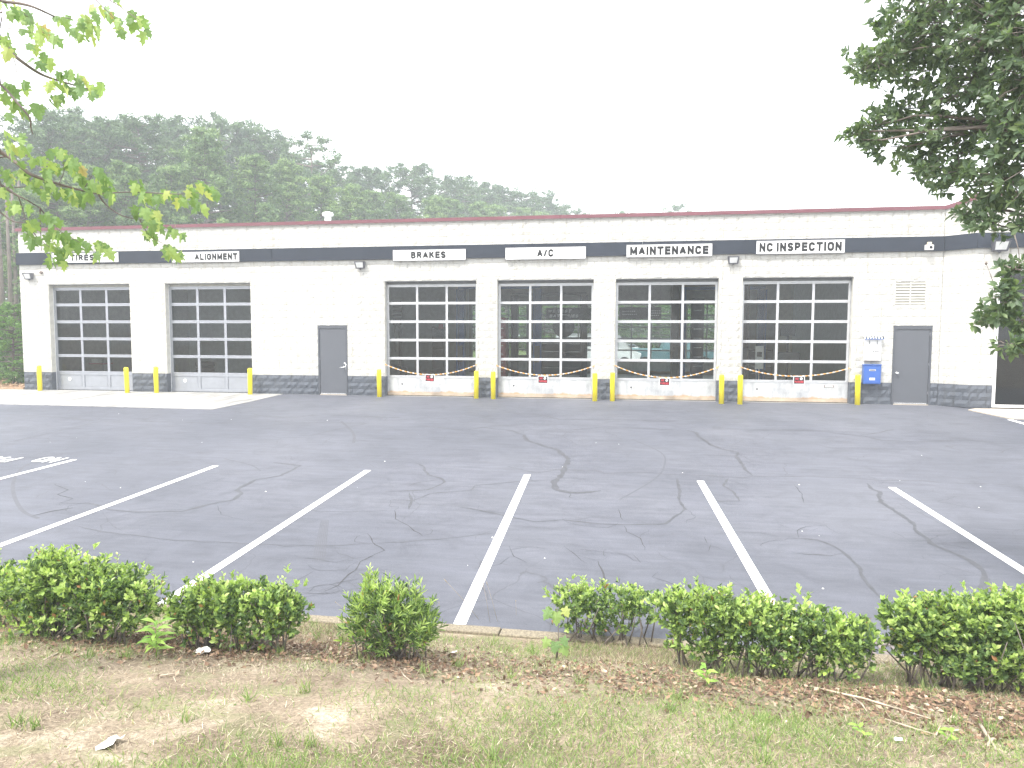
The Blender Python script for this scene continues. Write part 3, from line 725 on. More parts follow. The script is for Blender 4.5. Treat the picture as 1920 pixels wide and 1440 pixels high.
# --- coping
lens = [XL-0.05]+[XL+3.05*k for k in range(1, 10)]+[XR]
for x0, x1 in zip(lens, lens[1:]):
    b = MB(); b.box((x0+0.002, -0.05, H-0.095), (x1-0.002, 0.24, H)); b.box((x0+0.002, -0.066, H-0.105), (x1-0.002, -0.051, H-0.055)); b.build('coping', M['coping'], bld)
b = MB(); vs = [(XR, -0.05, 5.355), (PX, -CH-0.05, 5.52), (PX+0.2, -CH+0.2, 5.52), (XR, 0.24, 5.355)]
b.extr([(q_[0], q_[1], q_[2]-0.03) for q_ in vs], (0, 0, 0.11)); b.build('coping', M['coping'], bld)
b = MB(); b.box((PX, -CH-0.05, 5.56), (28, -CH+0.24, 5.66)); b.build('coping', M['coping'], bld)
b = MB(); b.extr([(XR, 0.005, 5.2), (PX, -CH+0.005, 5.2), (PX, -CH+0.005, 5.55), (XR, 0.005, 5.38)], (0.1, 0.1, 0)); b.build('parapet_infill', M['white_block'], bld)
# --- side, rear walls, roof, interior
RY = 14.6; RO = -0.5
RB = [(a+RO, c+RO) for a, c in BAYS[2:]]
b = MB(); b.box((XL, 0.201, 0), (XL+0.2, RY-0.21, H-0.05)); b.build('side_wall', M['white_mortar'], bld)
b = MB(); b.box((28, -CH, 0), (28.2, RY, 5.4)); b.build('side_wall', M['white_mortar'], bld)
notch_wall(XL, 27.99, RY-0.2, RY, 0, H-0.05, [(a, c, 0, ZT) for a, c in RB]).build('rear_wall', M['white_mortar'], bld)
b = MB(); b.box((XL+0.21, 0.21, 4.7), (27.9, RY-0.21, 4.9)); b.build('roof', M['roofing'], bld)
b = MB(); b.box((XL+0.21, 0.21, 4.5), (27.9, RY-0.21, 4.69)); b.build('ceiling', M['shop_ceiling'], bld)
b = MB(); b.box((XL+0.0, 0.0, -0.03), (27.9, RY, 0.004)); b.build('shop_floor', M['shop_floor'], bld)
b = MB()
b = MB(); b.box((-3.6, 0.21, 0.005), (-3.45, 8.99, 4.49)); b.build('shop_partition', M['shop_wall'], bld)       # partition west of bay 3
b = MB(); b.box((XL+0.21, 9.0, 0.005), (-1.2, 9.15, 4.49)); b.build('shop_partition', M['shop_wall'], bld)
b = MB(); b.box((XL+0.21, RY-0.3, 0.005), (RB[0][0]-0.1, RY-0.21, 4.49)); b.build('shop_partition', M['shop_wall'], bld)
b = MB(); b.box((15.2, 0.21, 0.005), (15.35, RY-0.21, 4.49)); b.build('shop_partition', M['shop_wall'], bld)
# roof vent
p = on_wall(615, 418, 3.0); zt = on_wall(615, 397, 3.0).z
b = MB(); b.smooth = True; b.lathe([(0.115, 0), (0.115, zt-4.9-0.13)], (p.x, 3, 4.9), 20)
b.lathe([(0.12, 0), (0.19, 0.015), (0.195, 0.03)], (p.x, 3, zt-0.16), 20); b.lathe([(0.15, 0), (0.15, 0.02)], (p.x, 3, zt-0.13), 20); b.lathe([(0.20, 0), (0.205, 0.025), (0.16, 0.075), (0.07, 0.10), (0.01, 0.105)], (p.x, 3, zt-0.105), 20)
tag(b.build('roof_vent', M['white_paint']), 'white mushroom-capped vent pipe rising from the garage roof', 'roof vent')
q_ = on_wall(955, 408, 6.0); b = MB(); b.prism([(q_.x-0.22, 6.0), (q_.x+0.22, 6.0), (q_.x+0.22, 6.4), (q_.x-0.22, 6.4)], 4.9, q_.z); b.extr([(q_.x-0.26, 5.96, q_.z+0.001), (q_.x+0.26, 5.96, q_.z+0.001), (q_.x+0.26, 6.44, q_.z+0.001), (q_.x-0.26, 6.44, q_.z+0.001)], (0, 0, 0.05))
tag(b.build('roof_vent', M['white_paint']), 'low white roof box barely showing above the coping near the A/C sign', 'roof vent')
# --- louvred vent
vt = empty('louvre_vent', (0, 0, 0), bld)
b = MB(); x0, x1, z0, z1 = VENT
b.box((x0+0.001, 0.05, z0), (x1-0.001, 0.19, z1)); b.box((x0, -0.004, z0), (x0+0.035, 0.05, z1)); b.box((x1-0.035, -0.004, z0), (x1, 0.05, z1)); b.box(((x0+x1)/2-0.015, -0.002, z0), ((x0+x1)/2+0.015, 0.05, z1))
b.build('vent_frame', M['smooth_white'], vt)
ns = 8; hh = (z1-z0)/ns
sm = MB(); L_ = (x1-x0)/2-0.052; sm.add([(0, -0.002, 0.022), (L_, -0.002, 0.022), (L_, 0.045, hh-0.003), (0, 0.045, hh-0.003), (0, 0.004, 0.012), (L_, 0.004, 0.012), (L_, 0.05, hh-0.012), (0, 0.05, hh-0.012)],
      [(0, 1, 2, 3), (7, 6, 5, 4), (4, 5, 1, 0), (1, 5, 6, 2), (3, 2, 6, 7), (0, 3, 7, 4)])
sm = sm.mesh('slat', M['smooth_white'])
for k in range(ns):
    for s_ in (0, 1): link('slat', sm, vt, (x0+0.036+s_*((x1-x0)/2-0.02), 0, z0+k*hh))
# --- overhead doors
def overhead(a, c, y, bottom, worn, name='overhead_door', flip=1):
    W = c-a-0.03; d = empty(name, ((a+c)/2, y, 0), bld); met = M['alu'] if worn else M['alu_new']
    top = ZT-0.10; sect = (top-bottom)/5; st = 0.068 if worn else 0.085; rl = 0.078 if worn else 0.095
    b = MB(); b.box((-W/2, 0.03, ZT-0.099), (W/2, 0.05, ZT-0.016)); b.build('head_flashing', M['alu_dark'] if worn else M['smooth_white'], d)
    sb = MB(); sb.box((-st/2, -0.012, bottom-rl/2 if worn else 0.02), (st/2, 0.04, top), 0.003); sme = sb.mesh('stile', met)
    for k in range(4):
        xk = -W/2+st/2+k*(W-st)/3; link('stile', sme, d, (xk, 0, 0))
    rr = MB(); rr.box((-W/2+0.001, -0.016, -rl/2), (W/2-0.001, 0.036, -0.0015), 0.003); rr.box((-W/2+0.001, -0.016, 0.0015), (W/2-0.001, 0.036, rl/2), 0.003); rme = rr.mesh('rail', met)
    for k in range(6): link('rail', rme, d, (0, 0, bottom+k*sect-(rl*0.4 if k == 5 else 0)))
    pw = (W-st)/3-st; ph = sect-rl; pb = MB(); pb.add([(-pw/2-0.01, 0.0, -ph/2-0.01), (pw/2+0.01, 0.0, -ph/2-0.01), (pw/2+0.01, 0.0, ph/2+0.01), (-pw/2-0.01, 0.0, ph/2+0.01)], [(0, 1, 2, 3)])
    pme = pb.mesh('pane', M['glass'])
    for k in range(5):
        for j in range(3): link('pane', pme, d, (-W/2+st/2+(W-st)/6+j*(W-st)/3, 0.012, bottom+(k+0.5)*sect), (R(rng.normal()*0.25), 0, R(rng.normal()*0.25)))
    if worn:
        b = MB(); b.box((-W/2, -0.006, 0.055), (W/2, 0.032, bottom-rl/2+0.002), 0.002); b.build('bottom_panel', M['worn_panel'], d)
        for k in (-1, 1): b = MB(); b.box((k*W/6-0.022, -0.009, 0.101), (k*W/6+0.022, -0.0061, bottom-rl/2-0.002)); b.build('panel_rib', M['worn_panel'], d)
        b = MB(); b.box((-W/2, -0.014, 0.02), (W/2, 0.034, 0.10), 0.002); b.build('bottom_rail', M['rust'], d)
    else:
        pbb = MB(); pbb.box((-pw/2-0.003, 0.008, 0.10), (pw/2+0.003, 0.02, bottom-rl/2-0.03), 0.0); pbb.box((-pw/2+0.03, 0.0, 0.13), (pw/2-0.03, 0.0079, bottom-rl/2-0.06), 0.002); bme = pbb.mesh('bottom_panel', M['alu_new'])
        for j in range(3): link('bottom_panel', bme, d, (-W/2+st/2+(W-st)/6+j*(W-st)/3, 0, 0))
        b = MB(); b.box((-W/2, -0.018, 0.02), (W/2, 0.034, 0.10), 0.002); b.box((-W/2, -0.018, bottom-rl/2-0.03), (W/2, 0.034, bottom-rl/2), 0.002); b.build('bottom_rail', M['alu_new'], d)
    b = MB(); b.box((-W/2, -0.005, 0.0), (W/2, 0.03, 0.019)); b.build('weather_strip', M['rubber'], d)
    for sx_ in (-W/2-0.013, W/2+0.002): b = MB(); b.box((sx_, -0.03, 0), (sx_+0.011, 0.05, top+0.08)); b.build('door_track', M['alu_dark'] if worn else M['white_paint'], d)
    if flip:
        px_ = -W/2+W*0.165; pz = 0.37
        b = MB(); b.lathe([(0.058, 0), (0.058, 0.012), (0.035, 0.016)], (px_, -0.006, pz), 20, 'y'); pr = b.build('exhaust_port', M['white_paint'], d)
        b = MB(); b.lathe([(0.034, 0), (0.034, 0.004)], (px_, -0.0225, pz), 16, 'y'); b.build('port_cover', M['alu_dark'] if worn else M['chrome'], pr)
    return d
for i, (a, c) in enumerate(BAYS): overhead(a, c, DR, 0.60, i >= 2)
for a, c in RB: overhead(a, c, RY-0.15, 0.60, True, 'rear_overhead_door', 0)
# mail slot on the last door, torn paper by the chain sign of the first old door
p = on_wall(1554, 724.5, DR); b = MB(); b.box((-0.13, -0.012, -0.035), (0.13, -0.007, 0.035)); b.mi = 1; b.box((-0.105, -0.018, -0.022), (0.105, -0.0121, 0.022)); 
ms = b.build('mail_slot', [M['lift_brown'], M['white_paint']], bld, (p.x, DR, p.z))
# --- steel personnel doors
def steel_door(a, c, hinge_left, lever):
    d = empty('steel_door', ((a+c)/2, 0, 0), bld); W = c-a; f = 0.05
    b = MB(); b.box((-W/2, -0.012, 0), (-W/2+f, 0.15, ZD)); b.box((W/2-f, -0.012, 0), (W/2, 0.15, ZD)); b.box((-W/2+f, -0.012, ZD-f-0.03), (W/2-f, 0.15, ZD))
    b.build('door_frame', M['door_frame'], d)
    b = MB(); b.box((-W/2+f+0.004, 0.012, 0.03), (W/2-f-0.004, 0.055, ZD-f-0.034), 0.002); b.build('door_leaf', M['steel_door'], d)
    b = MB(); b.box((-W/2+f, -0.02, 0.0), (W/2-f+0.02, 0.14, 0.022)); b.mi = 1; b.box((-W/2+f+0.02, 0.004, 0.03), (W/2-f-0.02, 0.0115, 0.06)); b.build('threshold', [M['walk'], M['chrome']], d)
    hx = (W/2-f-0.075)*(1 if hinge_left else -1)
    b = MB(); b.smooth = True; zh = 0.88
    b.lathe([(0.035, 0), (0.035, 0.008)], (hx, 0.011, zh), 16, 'y')
    if lever:
        b.tube([(hx, 0.005, zh), (hx, -0.045, zh), (hx-0.03, -0.05, zh), (hx-0.12, -0.05, zh-0.005)], 0.011, 8)
        b.lathe([(0.028, 0), (0.028, 0.012)], (hx+0.03, 0.011, zh+0.12), 14, 'y'); b.box((W/2-f-0.01, -0.016, zh-0.12), (W/2-f+0.008, -0.0125, zh+0.12))
    else:
        b.lathe([(0.014, 0), (0.014, 0.03), (0.032, 0.042), (0.036, 0.062), (0.026, 0.078)], (hx, 0.011, zh), 16, 'y')
    b.build('door_handle', M['chrome'], d)
    for zz in (0.25, 1.05, 1.88):
        b = MB(); x = (-W/2+f)*(1 if hinge_left else -1); b.tube([(x, 0.004, zz), (x, 0.004, zz+0.115)], 0.012, 8); b.build('hinge', M['lamp_body'], d)
    b = MB(); b.box((-W/2-0.02, -0.014, ZD+0.002), (W/2+0.02, 0.01, ZD+0.014)); b.build('drip_cap', M['door_frame'], d)
steel_door(D1[0], D1[1], True, True); steel_door(D2[0], D2[1], False, False)
# --- storefront
sf = empty('storefront_window', (0, 0, 0), bld)
b = MB(); yb = -CH+0.02
b.box((SW0+0.002, yb-0.03, 0.03), (SW0+0.07, yb+0.08, SWZ-0.002)); b.box((SW0+0.07, yb-0.03, SWZ-0.075), (27.4, yb+0.08, SWZ-0.002)); b.box((SW0+0.07, yb-0.03, 0.03), (27.4, yb+0.08, 0.10))
b.build('window_frame', M['white_paint'], sf)
b = MB()
for x in (20.4, 22.6, 24.8): b.box((x-0.03, yb-0.02, 0.101), (x+0.03, yb+0.06, SWZ-0.076))
b.build('mullion', M['white_paint'], sf)
for x0, x1 in ((SW0+0.07, 20.37), (20.43, 22.57), (22.63, 24.77), (24.83, 27.4)):
    b = MB(); b.box((x0, yb+0.02, 0.10), (x1, yb+0.026, SWZ-0.076)); b.build('pane', M['dark_glass'], sf)
b = MB(); b.box((PX+0.3, 2.4, 0), (27.9, 2.5, 4.4)); b.build('showroom_wall', simple('dim_showroom', (0.10, 0.10, 0.11), 0.8), bld)

# ------------------------------------------------------------------ signs on the band
def sign(word, u0, u1, v0, v1, w_, h_, label):
    a, c = on_wall(u0, (v0+v1)/2, -0.09), on_wall(u1, (v0+v1)/2, -0.09); za, zc = on_wall((u0+u1)/2, v1, -0.09).z, on_wall((u0+u1)/2, v0, -0.09).z
    W, Hh = c.x-a.x, zc-za; o = empty('service_sign', ((a.x+c.x)/2, -0.076, (za+zc)/2)); tag(o, label, 'sign', 'service signs on the dark band')
    b = MB(); b.box((-W/2, -0.018, -Hh/2), (W/2, 0, Hh/2), 0.003); b.build('sign_panel', M['sign_white'], o)
    t = 0.012; b = MB()
    for bx in (((-W/2-t, -0.024, Hh/2), (W/2+t, 0, Hh/2+t)), ((-W/2-t, -0.024, -Hh/2-t), (W/2+t, 0, -Hh/2)), ((-W/2-t, -0.024, -Hh/2), (-W/2, 0, Hh/2)), ((W/2, -0.024, -Hh/2), (W/2+t, 0, Hh/2))): b.box(*bx)
    b.build('sign_frame', M['lamp_body'], o)
    wx = W*w_; me = text_fit(word, wx, Hh*h_, M['black'], bold=0.022)
    link('lettering', me, o, (sign_off.get(word, 0)*W, -0.0195, 0), (math.pi/2, 0, 0))
    return o
sign_off = {'TIRES': -0.04, 'ALIGNMENT': 0.16, 'BRAKES': -0.01}
sign('TIRES', 97, 222, 474, 492, 0.36, 0.66, 'white sign panel reading TIRES half hidden by maple leaves')
sign('ALIGNMENT', 322, 448.5, 472, 491, 0.63, 0.66, 'white sign panel reading ALIGNMENT above the second overhead door')
sign('BRAKES', 737, 873, 468, 488, 0.48, 0.66, 'white sign panel reading BRAKES left of the A/C sign')
sign('A/C', 948, 1098, 463.5, 485.5, 0.205, 0.66, 'white sign panel reading A/C in the middle of the band')
sign('MAINTENANCE', 1175, 1335, 458, 481, 0.92, 0.70, 'white sign panel reading MAINTENANCE in spaced capitals')
sign('NC INSPECTION', 1418.5, 1583.5, 450.5, 475, 0.935, 0.70, 'white sign panel reading NC INSPECTION at the right of the band')

# ------------------------------------------------------------------ wall lamps
def wall_lamp(u, v, yw, s, label, turn=0.0):
    p = on_wall(u, v, yw-0.10); o = empty('wall_lamp', (p.x, yw, p.z), None, turn); tag(o, label, 'wall lamp', 'flood lamps on the front wall')
    b = MB(); b.box((-0.09*s, -0.035, -0.10*s), (0.09*s, -0.001, 0.10*s), 0.006); b.tube([(0, -0.03, -0.10*s), (0, -0.09*s, -0.125*s)], 0.028*s, 8); b.build('wall_bracket', M['lamp_body'], o)
    b = MB(); W, Hh = 0.17*s, 0.11*s; D_ = 0.16*s
    # wedge body, lens tilted downward
    vs = [(-W, -0.036, Hh), (W, -0.036, Hh), (W, -0.036-D_, Hh), (-W, -0.036-D_, Hh), (-W*0.8, -0.036, -Hh), (W*0.8, -0.036, -Hh), (W*0.86, -0.036-D_*0.45, -Hh), (-W*0.86, -0.036-D_*0.45, -Hh)]
    b.add(vs, [(0, 1, 2, 3), (7, 6, 5, 4), (0, 4, 5, 1), (1, 5, 6, 2), (2, 6, 7, 3), (3, 7, 4, 0)]); b.build('lamp_housing', M['lamp_body'], o)
    b = MB(); A = Vector(vs[3]); B = Vector(vs[2]); C = Vector(vs[6]); D = Vector(vs[7]); ctr = (A+B+C+D)/4; n = (B-A).cross(D-A).normalized()
    if n.y > 0: n = -n
    b.extr([ctr+(q-ctr)*0.72+n*0.002 for q in (A, B, C, D)], n*0.006); b.build('lamp_lens', M['lamp_lens'], o)
wall_lamp(53, 518, 0, 0.95, 'dark flood lamp at the far left corner of the building')
wall_lamp(675, 497, 0, 0.95, 'grey flood lamp on blank wall beside the BRAKES sign')
wall_lamp(1375, 488, 0, 0.92, 'grey flood lamp between the MAINTENANCE and NC INSPECTION signs')
wall_lamp(1875, 461, -CH, 1.25, 'large flood lamp above the tinted storefront window')
# small rusty junction stub by the left corner lamp
p = on_wall(78.5, 511, 0); b = MB(); b.lathe([(0.05, 0), (0.05, 0.05), (0.035, 0.07)], (p.x, -0.0, p.z), 10, 'y'); tag(b.build('pipe_stub', M['lift_brown']), 'short rusty pipe stub beside the far left flood lamp', 'pipe stub')
# alarm box on band at right
p = on_wall(1741, 464, -0.08); o = empty('alarm_box', (p.x, -0.076, p.z)); tag(o, 'small white alarm box with amber beacon on the dark band', 'alarm box')
b = MB(); b.box((-0.10, -0.09, -0.075), (0.10, 0, 0.065), 0.008); bx = b.build('box_body', M['white_paint'], o)
b = MB(); b.lathe([(0.042, 0), (0.042, 0.004)], (0.03, -0.091, -0.002), 14, 'y'); b.build('speaker_grille', M['black'], bx)
b = MB(); b.box((-0.045, -0.07, 0.085), (0.055, -0.01, 0.14), 0.01); b.build('beacon', M['cream'], o)
b = MB(); b.box((-0.05, -0.075, 0.071), (0.06, -0.005, 0.084)); b.build('beacon_base', M['orange'], o)

# ------------------------------------------------------------------ bollards
BO = [(72, 733, 'on the apron at the far left corner'), (236, 737, 'on the apron right of the first overhead door'), (291, 737, 'on the apron left of the second overhead door'), (467, 740, 'at the right end of the concrete apron'),
      (710, 744, 'left of the door under BRAKES'), (892, 747, 'right of the door under BRAKES'), (924, 748, 'left of the door under A/C'), (1115, 752, 'right of the door under A/C'), (1148, 752, 'left of the door under MAINTENANCE'),
      (1353, 757, 'right of the door under MAINTENANCE'), (1388, 758, 'left of the door under NC INSPECTION'), (1609, 759, 'beside the blue drop box')]
b = MB(); b.smooth = True; r0 = 0.071
b.lathe([(r0, 0), (r0, 0.82), (r0*0.96, 0.838), (r0*0.75, 0.852), (r0*0.35, 0.861), (0.004, 0.863)], (0, 0, 0), 24)
bm = b.mesh('bollard', M['yellow']); 
for i, (u, v, lb) in enumerate(BO):
    p = on_lot(u, v+0.5, 0.0); p.y = min(p.y+0.07, -0.15); o = link('bollard', bm, None, (p.x, p.y, lotz(p.y)-0.01), (R(rng.normal()*0.6), R(rng.normal()*0.6), rng.random()*6), (1, 1, 0.96+0.05*rng.random()))
    if i < 4: o.location.z += 0.01
    tag(o, 'yellow bollard '+lb, 'bollard', 'yellow bollards along the building front')

# ------------------------------------------------------------------ chains with NO PARKING signs
def chain(i, u0, v0, u1, v1, um, vm, lbl):
    A, B = on_wall(u0, v0, 0.0), on_wall(u1, v1, 0.0); A.y = B.y = 0.0; zm = on_wall(um, vm, 0.0).z
    L = B.x-A.x; sag = (A.z+B.z)/2-zm; P = []
    def f(t): return Vector((A.x+L*t, -0.02, A.z+(B.z-A.z)*t-4*sag*t*(1-t)))
    ln_, t = 0.050, 0.0; ks = []; b = MB(); k = 0
    while t < 1:
        p = f(t); dt = 0.04/L; q = f(min(1, t+dt)); d = (q-p).normalized(); side = Vector((0, -1, 0)) if k % 2 else d.cross(Vector((0, -1, 0)))
        c = (p+q)/2; ring = []
        for a in range(8):
            an = a*math.pi/4; ring.append(c+d*(0.030*math.cos(an))+side*(0.013*math.sin(an)))
        ring.append(ring[0]); b.mi = (k//2) % 2; b.tube(ring, 0.0065, 4, False); t += dt; k += 1
    o = empty('barrier_chain', (A.x, 0, A.z)); tag(o, 'orange and white plastic chain '+lbl, 'chain', 'chains strung across the overhead doors')
    c = b.build('links', [M['orange'], M['white_paint']], o); c.location = -o.location; c['kind'] = 'stuff'
    b = MB()
    for q, s_ in ((A, 1), (B, -1)): b.tube([(q.x, 0.03, q.z), (q.x, -0.03, q.z), (q.x+0.015*s_, -0.04, q.z), (q.x+0.02*s_, -0.03, q.z-0.01)], 0.005, 6)
    h = b.build('wall_hook', M['lamp_body'], o); h.location = -o.location
    return f
CHN = [(722, 683, 894, 684, 806, 702.5, 709, 'BRAKES'), (931, 685, 1114, 686, 1018, 703.5, 712, 'A/C'), (1153, 685.5, 1347, 688, 1246, 708, 716, 'MAINTENANCE'), (1389, 688.5, 1595, 689.5, 1498, 705.5, 713, 'NC INSPECTION')]
for i, (u0, v0, u1, v1, um, vm, vs_, word) in enumerate(CHN):
    f = chain(i, u0, v0, u1, v1, um, vm, 'across the door under the %s sign' % word)
    p = on_wall(um, vs_, -0.04); o = empty('no_parking_sign', (p.x, -0.045, p.z), None); o.rotation_euler = (0, R([2, 1, 1, -1][i]), 0)
    tag(o, 'small black NO PARKING sign hanging on the chain under %s' % word, 'sign', 'no parking signs hung on the chains')
    w2, h2 = 0.155, 0.115
    b = MB(); b.box((-w2, -0.006, -h2), (w2, 0.0, h2), 0.001); b.build('sign_border', M['white_paint'], o)
    b = MB(); b.box((-w2+0.018, -0.009, -h2+0.018), (w2-0.018, -0.0061, h2-0.016)); b.build('sign_face', M['black'], o)
    link('lettering', text_fit('NO', 0.085, 0.06, M['red'], bold=0.02), o, (-0.055, -0.0105, 0.045), (math.pi/2, 0, 0))
    link('lettering', text_fit('PARKING', 0.235, 0.07, M['red'], bold=0.02), o, (0, -0.0105, -0.045), (math.pi/2, 0, 0))
    b = MB(); b.lathe([(0.037, 0), (0.037, 0.002)], (0.06, -0.0092, 0.046), 18, 'y'); b.build('symbol_disc', M['white_paint'], o)
    link('lettering', text_fit('P', 0.022, 0.034, M['black'], bold=0.02), o, (0.06, -0.0125, 0.046), (math.pi/2, 0, 0))
    b = MB(); b.tube([(0.036, -0.014, 0.07), (0.084, -0.014, 0.022)], 0.003, 4); b.build('slash', M['red'], o)
    b = MB()
    for s_ in (-0.1, 0.1): b.tube([(s_, -0.003, h2-0.01), (s_, 0.0, h2+0.035)], 0.003, 4)
    b.build('hanger', M['white_paint'], o)
# torn white tape left of sign on first door
p = on_wall(806, 711, DR-0.012); b = MB()
b.add([(p.x-0.32, DR-0.014, p.z+0.02), (p.x-0.1, DR-0.014, p.z-0.06), (p.x+0.35, DR-0.014, p.z-0.14), (p.x+0.48, DR-0.014, p.z-0.06), (p.x+0.42, DR-0.014, p.z+0.03), (p.x+0.1, DR-0.014, p.z+0.06)], [(0, 1, 2, 3, 4, 5)])
tag(b.build('torn_tape', M['paper']), 'torn strip of white tape on the panel behind the leftmost NO PARKING sign', 'tape')

# ------------------------------------------------------------------ drop box station
p0, p1 = on_wall(1618.5, 683, -0.12), on_wall(1651, 720, -0.12); W, Hh = p1.x-p0.x, p0.z-p1.z
o = empty('key_drop_box', ((p0.x+p1.x)/2, -0.01, (p0.z+p1.z)/2)); tag(o, 'blue steel key drop box on the wall beside the right grey door', 'drop box')
b = MB(); b.box((-W/2+0.01, -0.14, -Hh/2), (W/2-0.01, 0, Hh/2-0.03), 0.006); b.build('box_body', M['blue'], o)
b = MB(); b.box((-W/2, -0.155, Hh/2-0.029), (W/2, 0, Hh/2), 0.004); b.build('box_lid', M['blue'], o)
b = MB(); b.box((-W/2+0.03, -0.148, -Hh/2+0.03), (W/2-0.03, -0.1401, Hh/2-0.06), 0.002); dd = b.build('box_door', M['blue'], o)
b = MB(); b.box((-0.085, -0.152, 0.09), (0.085, -0.1481, 0.135)); b.mi = 1; b.box((-0.06, -0.155, 0.102), (0.06, -0.1521, 0.123)); b.build('slot_plate', [M['alu'], M['lamp_body']], o)
b = MB(); b.box((-0.07, -0.151, -0.165), (0.07, -0.1481, -0.10)); b.build('label', M['paper'], o); b = MB(); [b.box((-0.04+0.02*k_, -0.1525, -0.145), (-0.026+0.02*k_, -0.1511, -0.12)) for k_ in range(4)]; b.build('printing', M['alu_dark'], o)
p0, p1 = on_wall(1621, 645, -0.06), on_wall(1652, 676.5, -0.06); W, Hh = p1.x-p0.x, p0.z-p1.z
o = empty('envelope_station', ((p0.x+p1.x)/2, -0.01, (p0.z+p1.z)/2)); tag(o, 'white envelope holder under a small blue striped awning', 'envelope holder')
b = MB(); b.box((-W/2, -0.035, -Hh/2), (W/2, 0, Hh/2+0.18), 0.003); b.build('backboard', M['white_paint'], o)
b = MB(); b.box((-W/2+0.01, -0.10, -Hh/2+0.01), (W/2-0.03, -0.0351, Hh/2-0.12), 0.004); b.build('envelope_tray', M['sign_white'], o)
b = MB(); b.box((-W/2, -0.11, -Hh/2-0.012), (W/2-0.015, 0, -Hh/2-0.001)); b.build('shelf', M['lift_brown'], o)
b = MB(); rr_ = random.Random(3)
for k in range(9): x = -0.02+k*0.02; b.box((x, -0.102, 0.0+0.01*rr_.random()), (x+0.013, -0.1001, 0.03+0.03*rr_.random()))
b.box((-W/2+0.02, -0.102, -Hh/2+0.03), (-W/2+0.04, -0.1001, -Hh/2+0.05)); b.box((-W/2+0.03, -0.102, 0.05), (-W/2+0.045, -0.1001, 0.07)); b.build('printing', M['black'], o)
for s_ in (-0.09, 0.11):
    b = MB(); b.box((s_-0.006, -0.05, Hh/2-0.01), (s_+0.006, -0.0351, Hh/2+0.10)); b.build('hanging_strap', M['alu_dark'], o)
aw = empty('awning', (0, -0.0, Hh/2+0.17), o); n = 14; aW = W*1.12
b = MB(); b.box((-aW/2, -0.148, -0.04), (aW/2, -0.136, -0.018)); b.build('awning_edge', M['blue'], aw)
for k in range(n):
    x0 = -aW/2+aW*k/n; x1 = x0+aW/n*0.98; b = MB()
    pr = [(0, 0.06), (-0.08, 0.045), (-0.13, 0.0), (-0.135, -0.025), (-0.125, -0.025), (-0.12, -0.003), (-0.075, 0.035), (0, 0.05)]
    b.extr([(x0, y_, z_) for y_, z_ in pr], (x1-x0, 0, 0)); b.build('awning_stripe', M['band'] if k % 2 else M['white_paint'], aw)

# ------------------------------------------------------------------ things seen through the glass
def lift(u, y, mate, colr, label, arms=True):
    x = on_wall(u, 600, y).x; o = empty('vehicle_lift', (x, y, 0.005)); tag(o, label, 'vehicle lift', 'two-post lifts inside the bays')
    sgn = 1 if mate > 0 else -1
    for s_, xx_ in ((1, 0.0), (-1, mate)):
        b = MB(); w_ = 0.15
        b.box((xx_-w_, -0.15, 0.02), (xx_-w_+0.05, 0.15, 3.6)); b.box((xx_+w_-0.05, -0.15, 0.02), (xx_+w_, 0.15, 3.6)); b.box((xx_-w_+0.05, 0.11, 0.02), (xx_+w_-0.05, 0.15, 3.6))
        b.build('lift_column', colr, o)
        b = MB(); b.box((xx_-0.3, -0.3, 0), (xx_+0.3, 0.3, 0.02)); b.build('base_plate', M['lift_dark'], o)
        b = MB(); b.box((xx_-0.09, -0.22, 0.9), (xx_+0.09, 0.10, 1.5)); c = b.build('lift_carriage', M['lift_dark'], o)
        d = sgn if s_ == 1 else -sgn
        for q in (-1, 1):
            b = MB(); b.tube([(xx_, -0.15, 0.98), (xx_+d*0.9, q*0.8, 0.98)], 0.05, 6); b.lathe([(0.07, 0), (0.07, 0.06)], (xx_+d*0.9, q*0.8, 1.03), 10); b.build('lift_arm', M['lift_dark'], c)
    b = MB(); b.box((min(0, mate)-0.1, -0.06, 3.601), (max(0, mate)+0.1, 0.06, 3.72)); b.build('overhead_beam', colr, o)
lift(1008, 5.0, -2.9, M['lift_blue'], 'blue two-post lift behind the door under A/C')
lift(965, 9.5, 3.0, M['lift_dark'], 'dark two-post lift deep inside behind the A/C bay')
lift(1267, 4.5, 2.3, M['lift_brown'], 'brown two-post lift behind the door under MAINTENANCE')
lift(1428, 6.5, -2.9, M['lift_blue'], 'blue two-post lift standing behind the NC INSPECTION bay')
# wide black cabinet column behind maintenance bay
def cabinet(u0, u1, v0, v1, y, dep, mat, name, label, cat, draw=5, open_=False):
    a, c = on_wall(u0, 650, y), on_wall(u1, 650, y); zt = on_wall((u0+u1)/2, v0, y).z; zb = 0.005 if v1 is None else on_wall((u0+u1)/2, v1, y).z
    W = c.x-a.x; o = empty(name, ((a.x+c.x)/2, y, zb)); tag(o, label, cat); Hh = zt-zb
    b = MB(); b.box((-W/2, 0, 0.08), (W/2, dep, Hh), 0.01)
    for sx_ in (-1, 1): b.tube([(sx_*(W/2-0.08), 0.1, 0.0), (sx_*(W/2-0.08), 0.1, 0.09)], 0.04, 8)
    b.build('cabinet_body', mat, o); dh = (Hh-0.14)/draw
    for k in range(draw):
        b = MB(); b.box((-W/2+0.03, -0.02, 0.10+k*dh), (W/2-0.03, -0.001, 0.10+(k+1)*dh-0.02), 0.004); d_ = b.build('drawer', mat, o)
        b = MB(); b.box((-W/2+0.08, -0.035, 0.10+(k+1)*dh-0.05), (W/2-0.08, -0.0201, 0.10+(k+1)*dh-0.03)); b.build('drawer_handle', M['chrome'], d_)
    return o
cabinet(1296, 1319, 560, None, 6.2, 0.5, M['lift_dark'], 'tool_cabinet', 'tall dark cabinet between brown lift and door edge under MAINTENANCE', 'cabinet', 9)
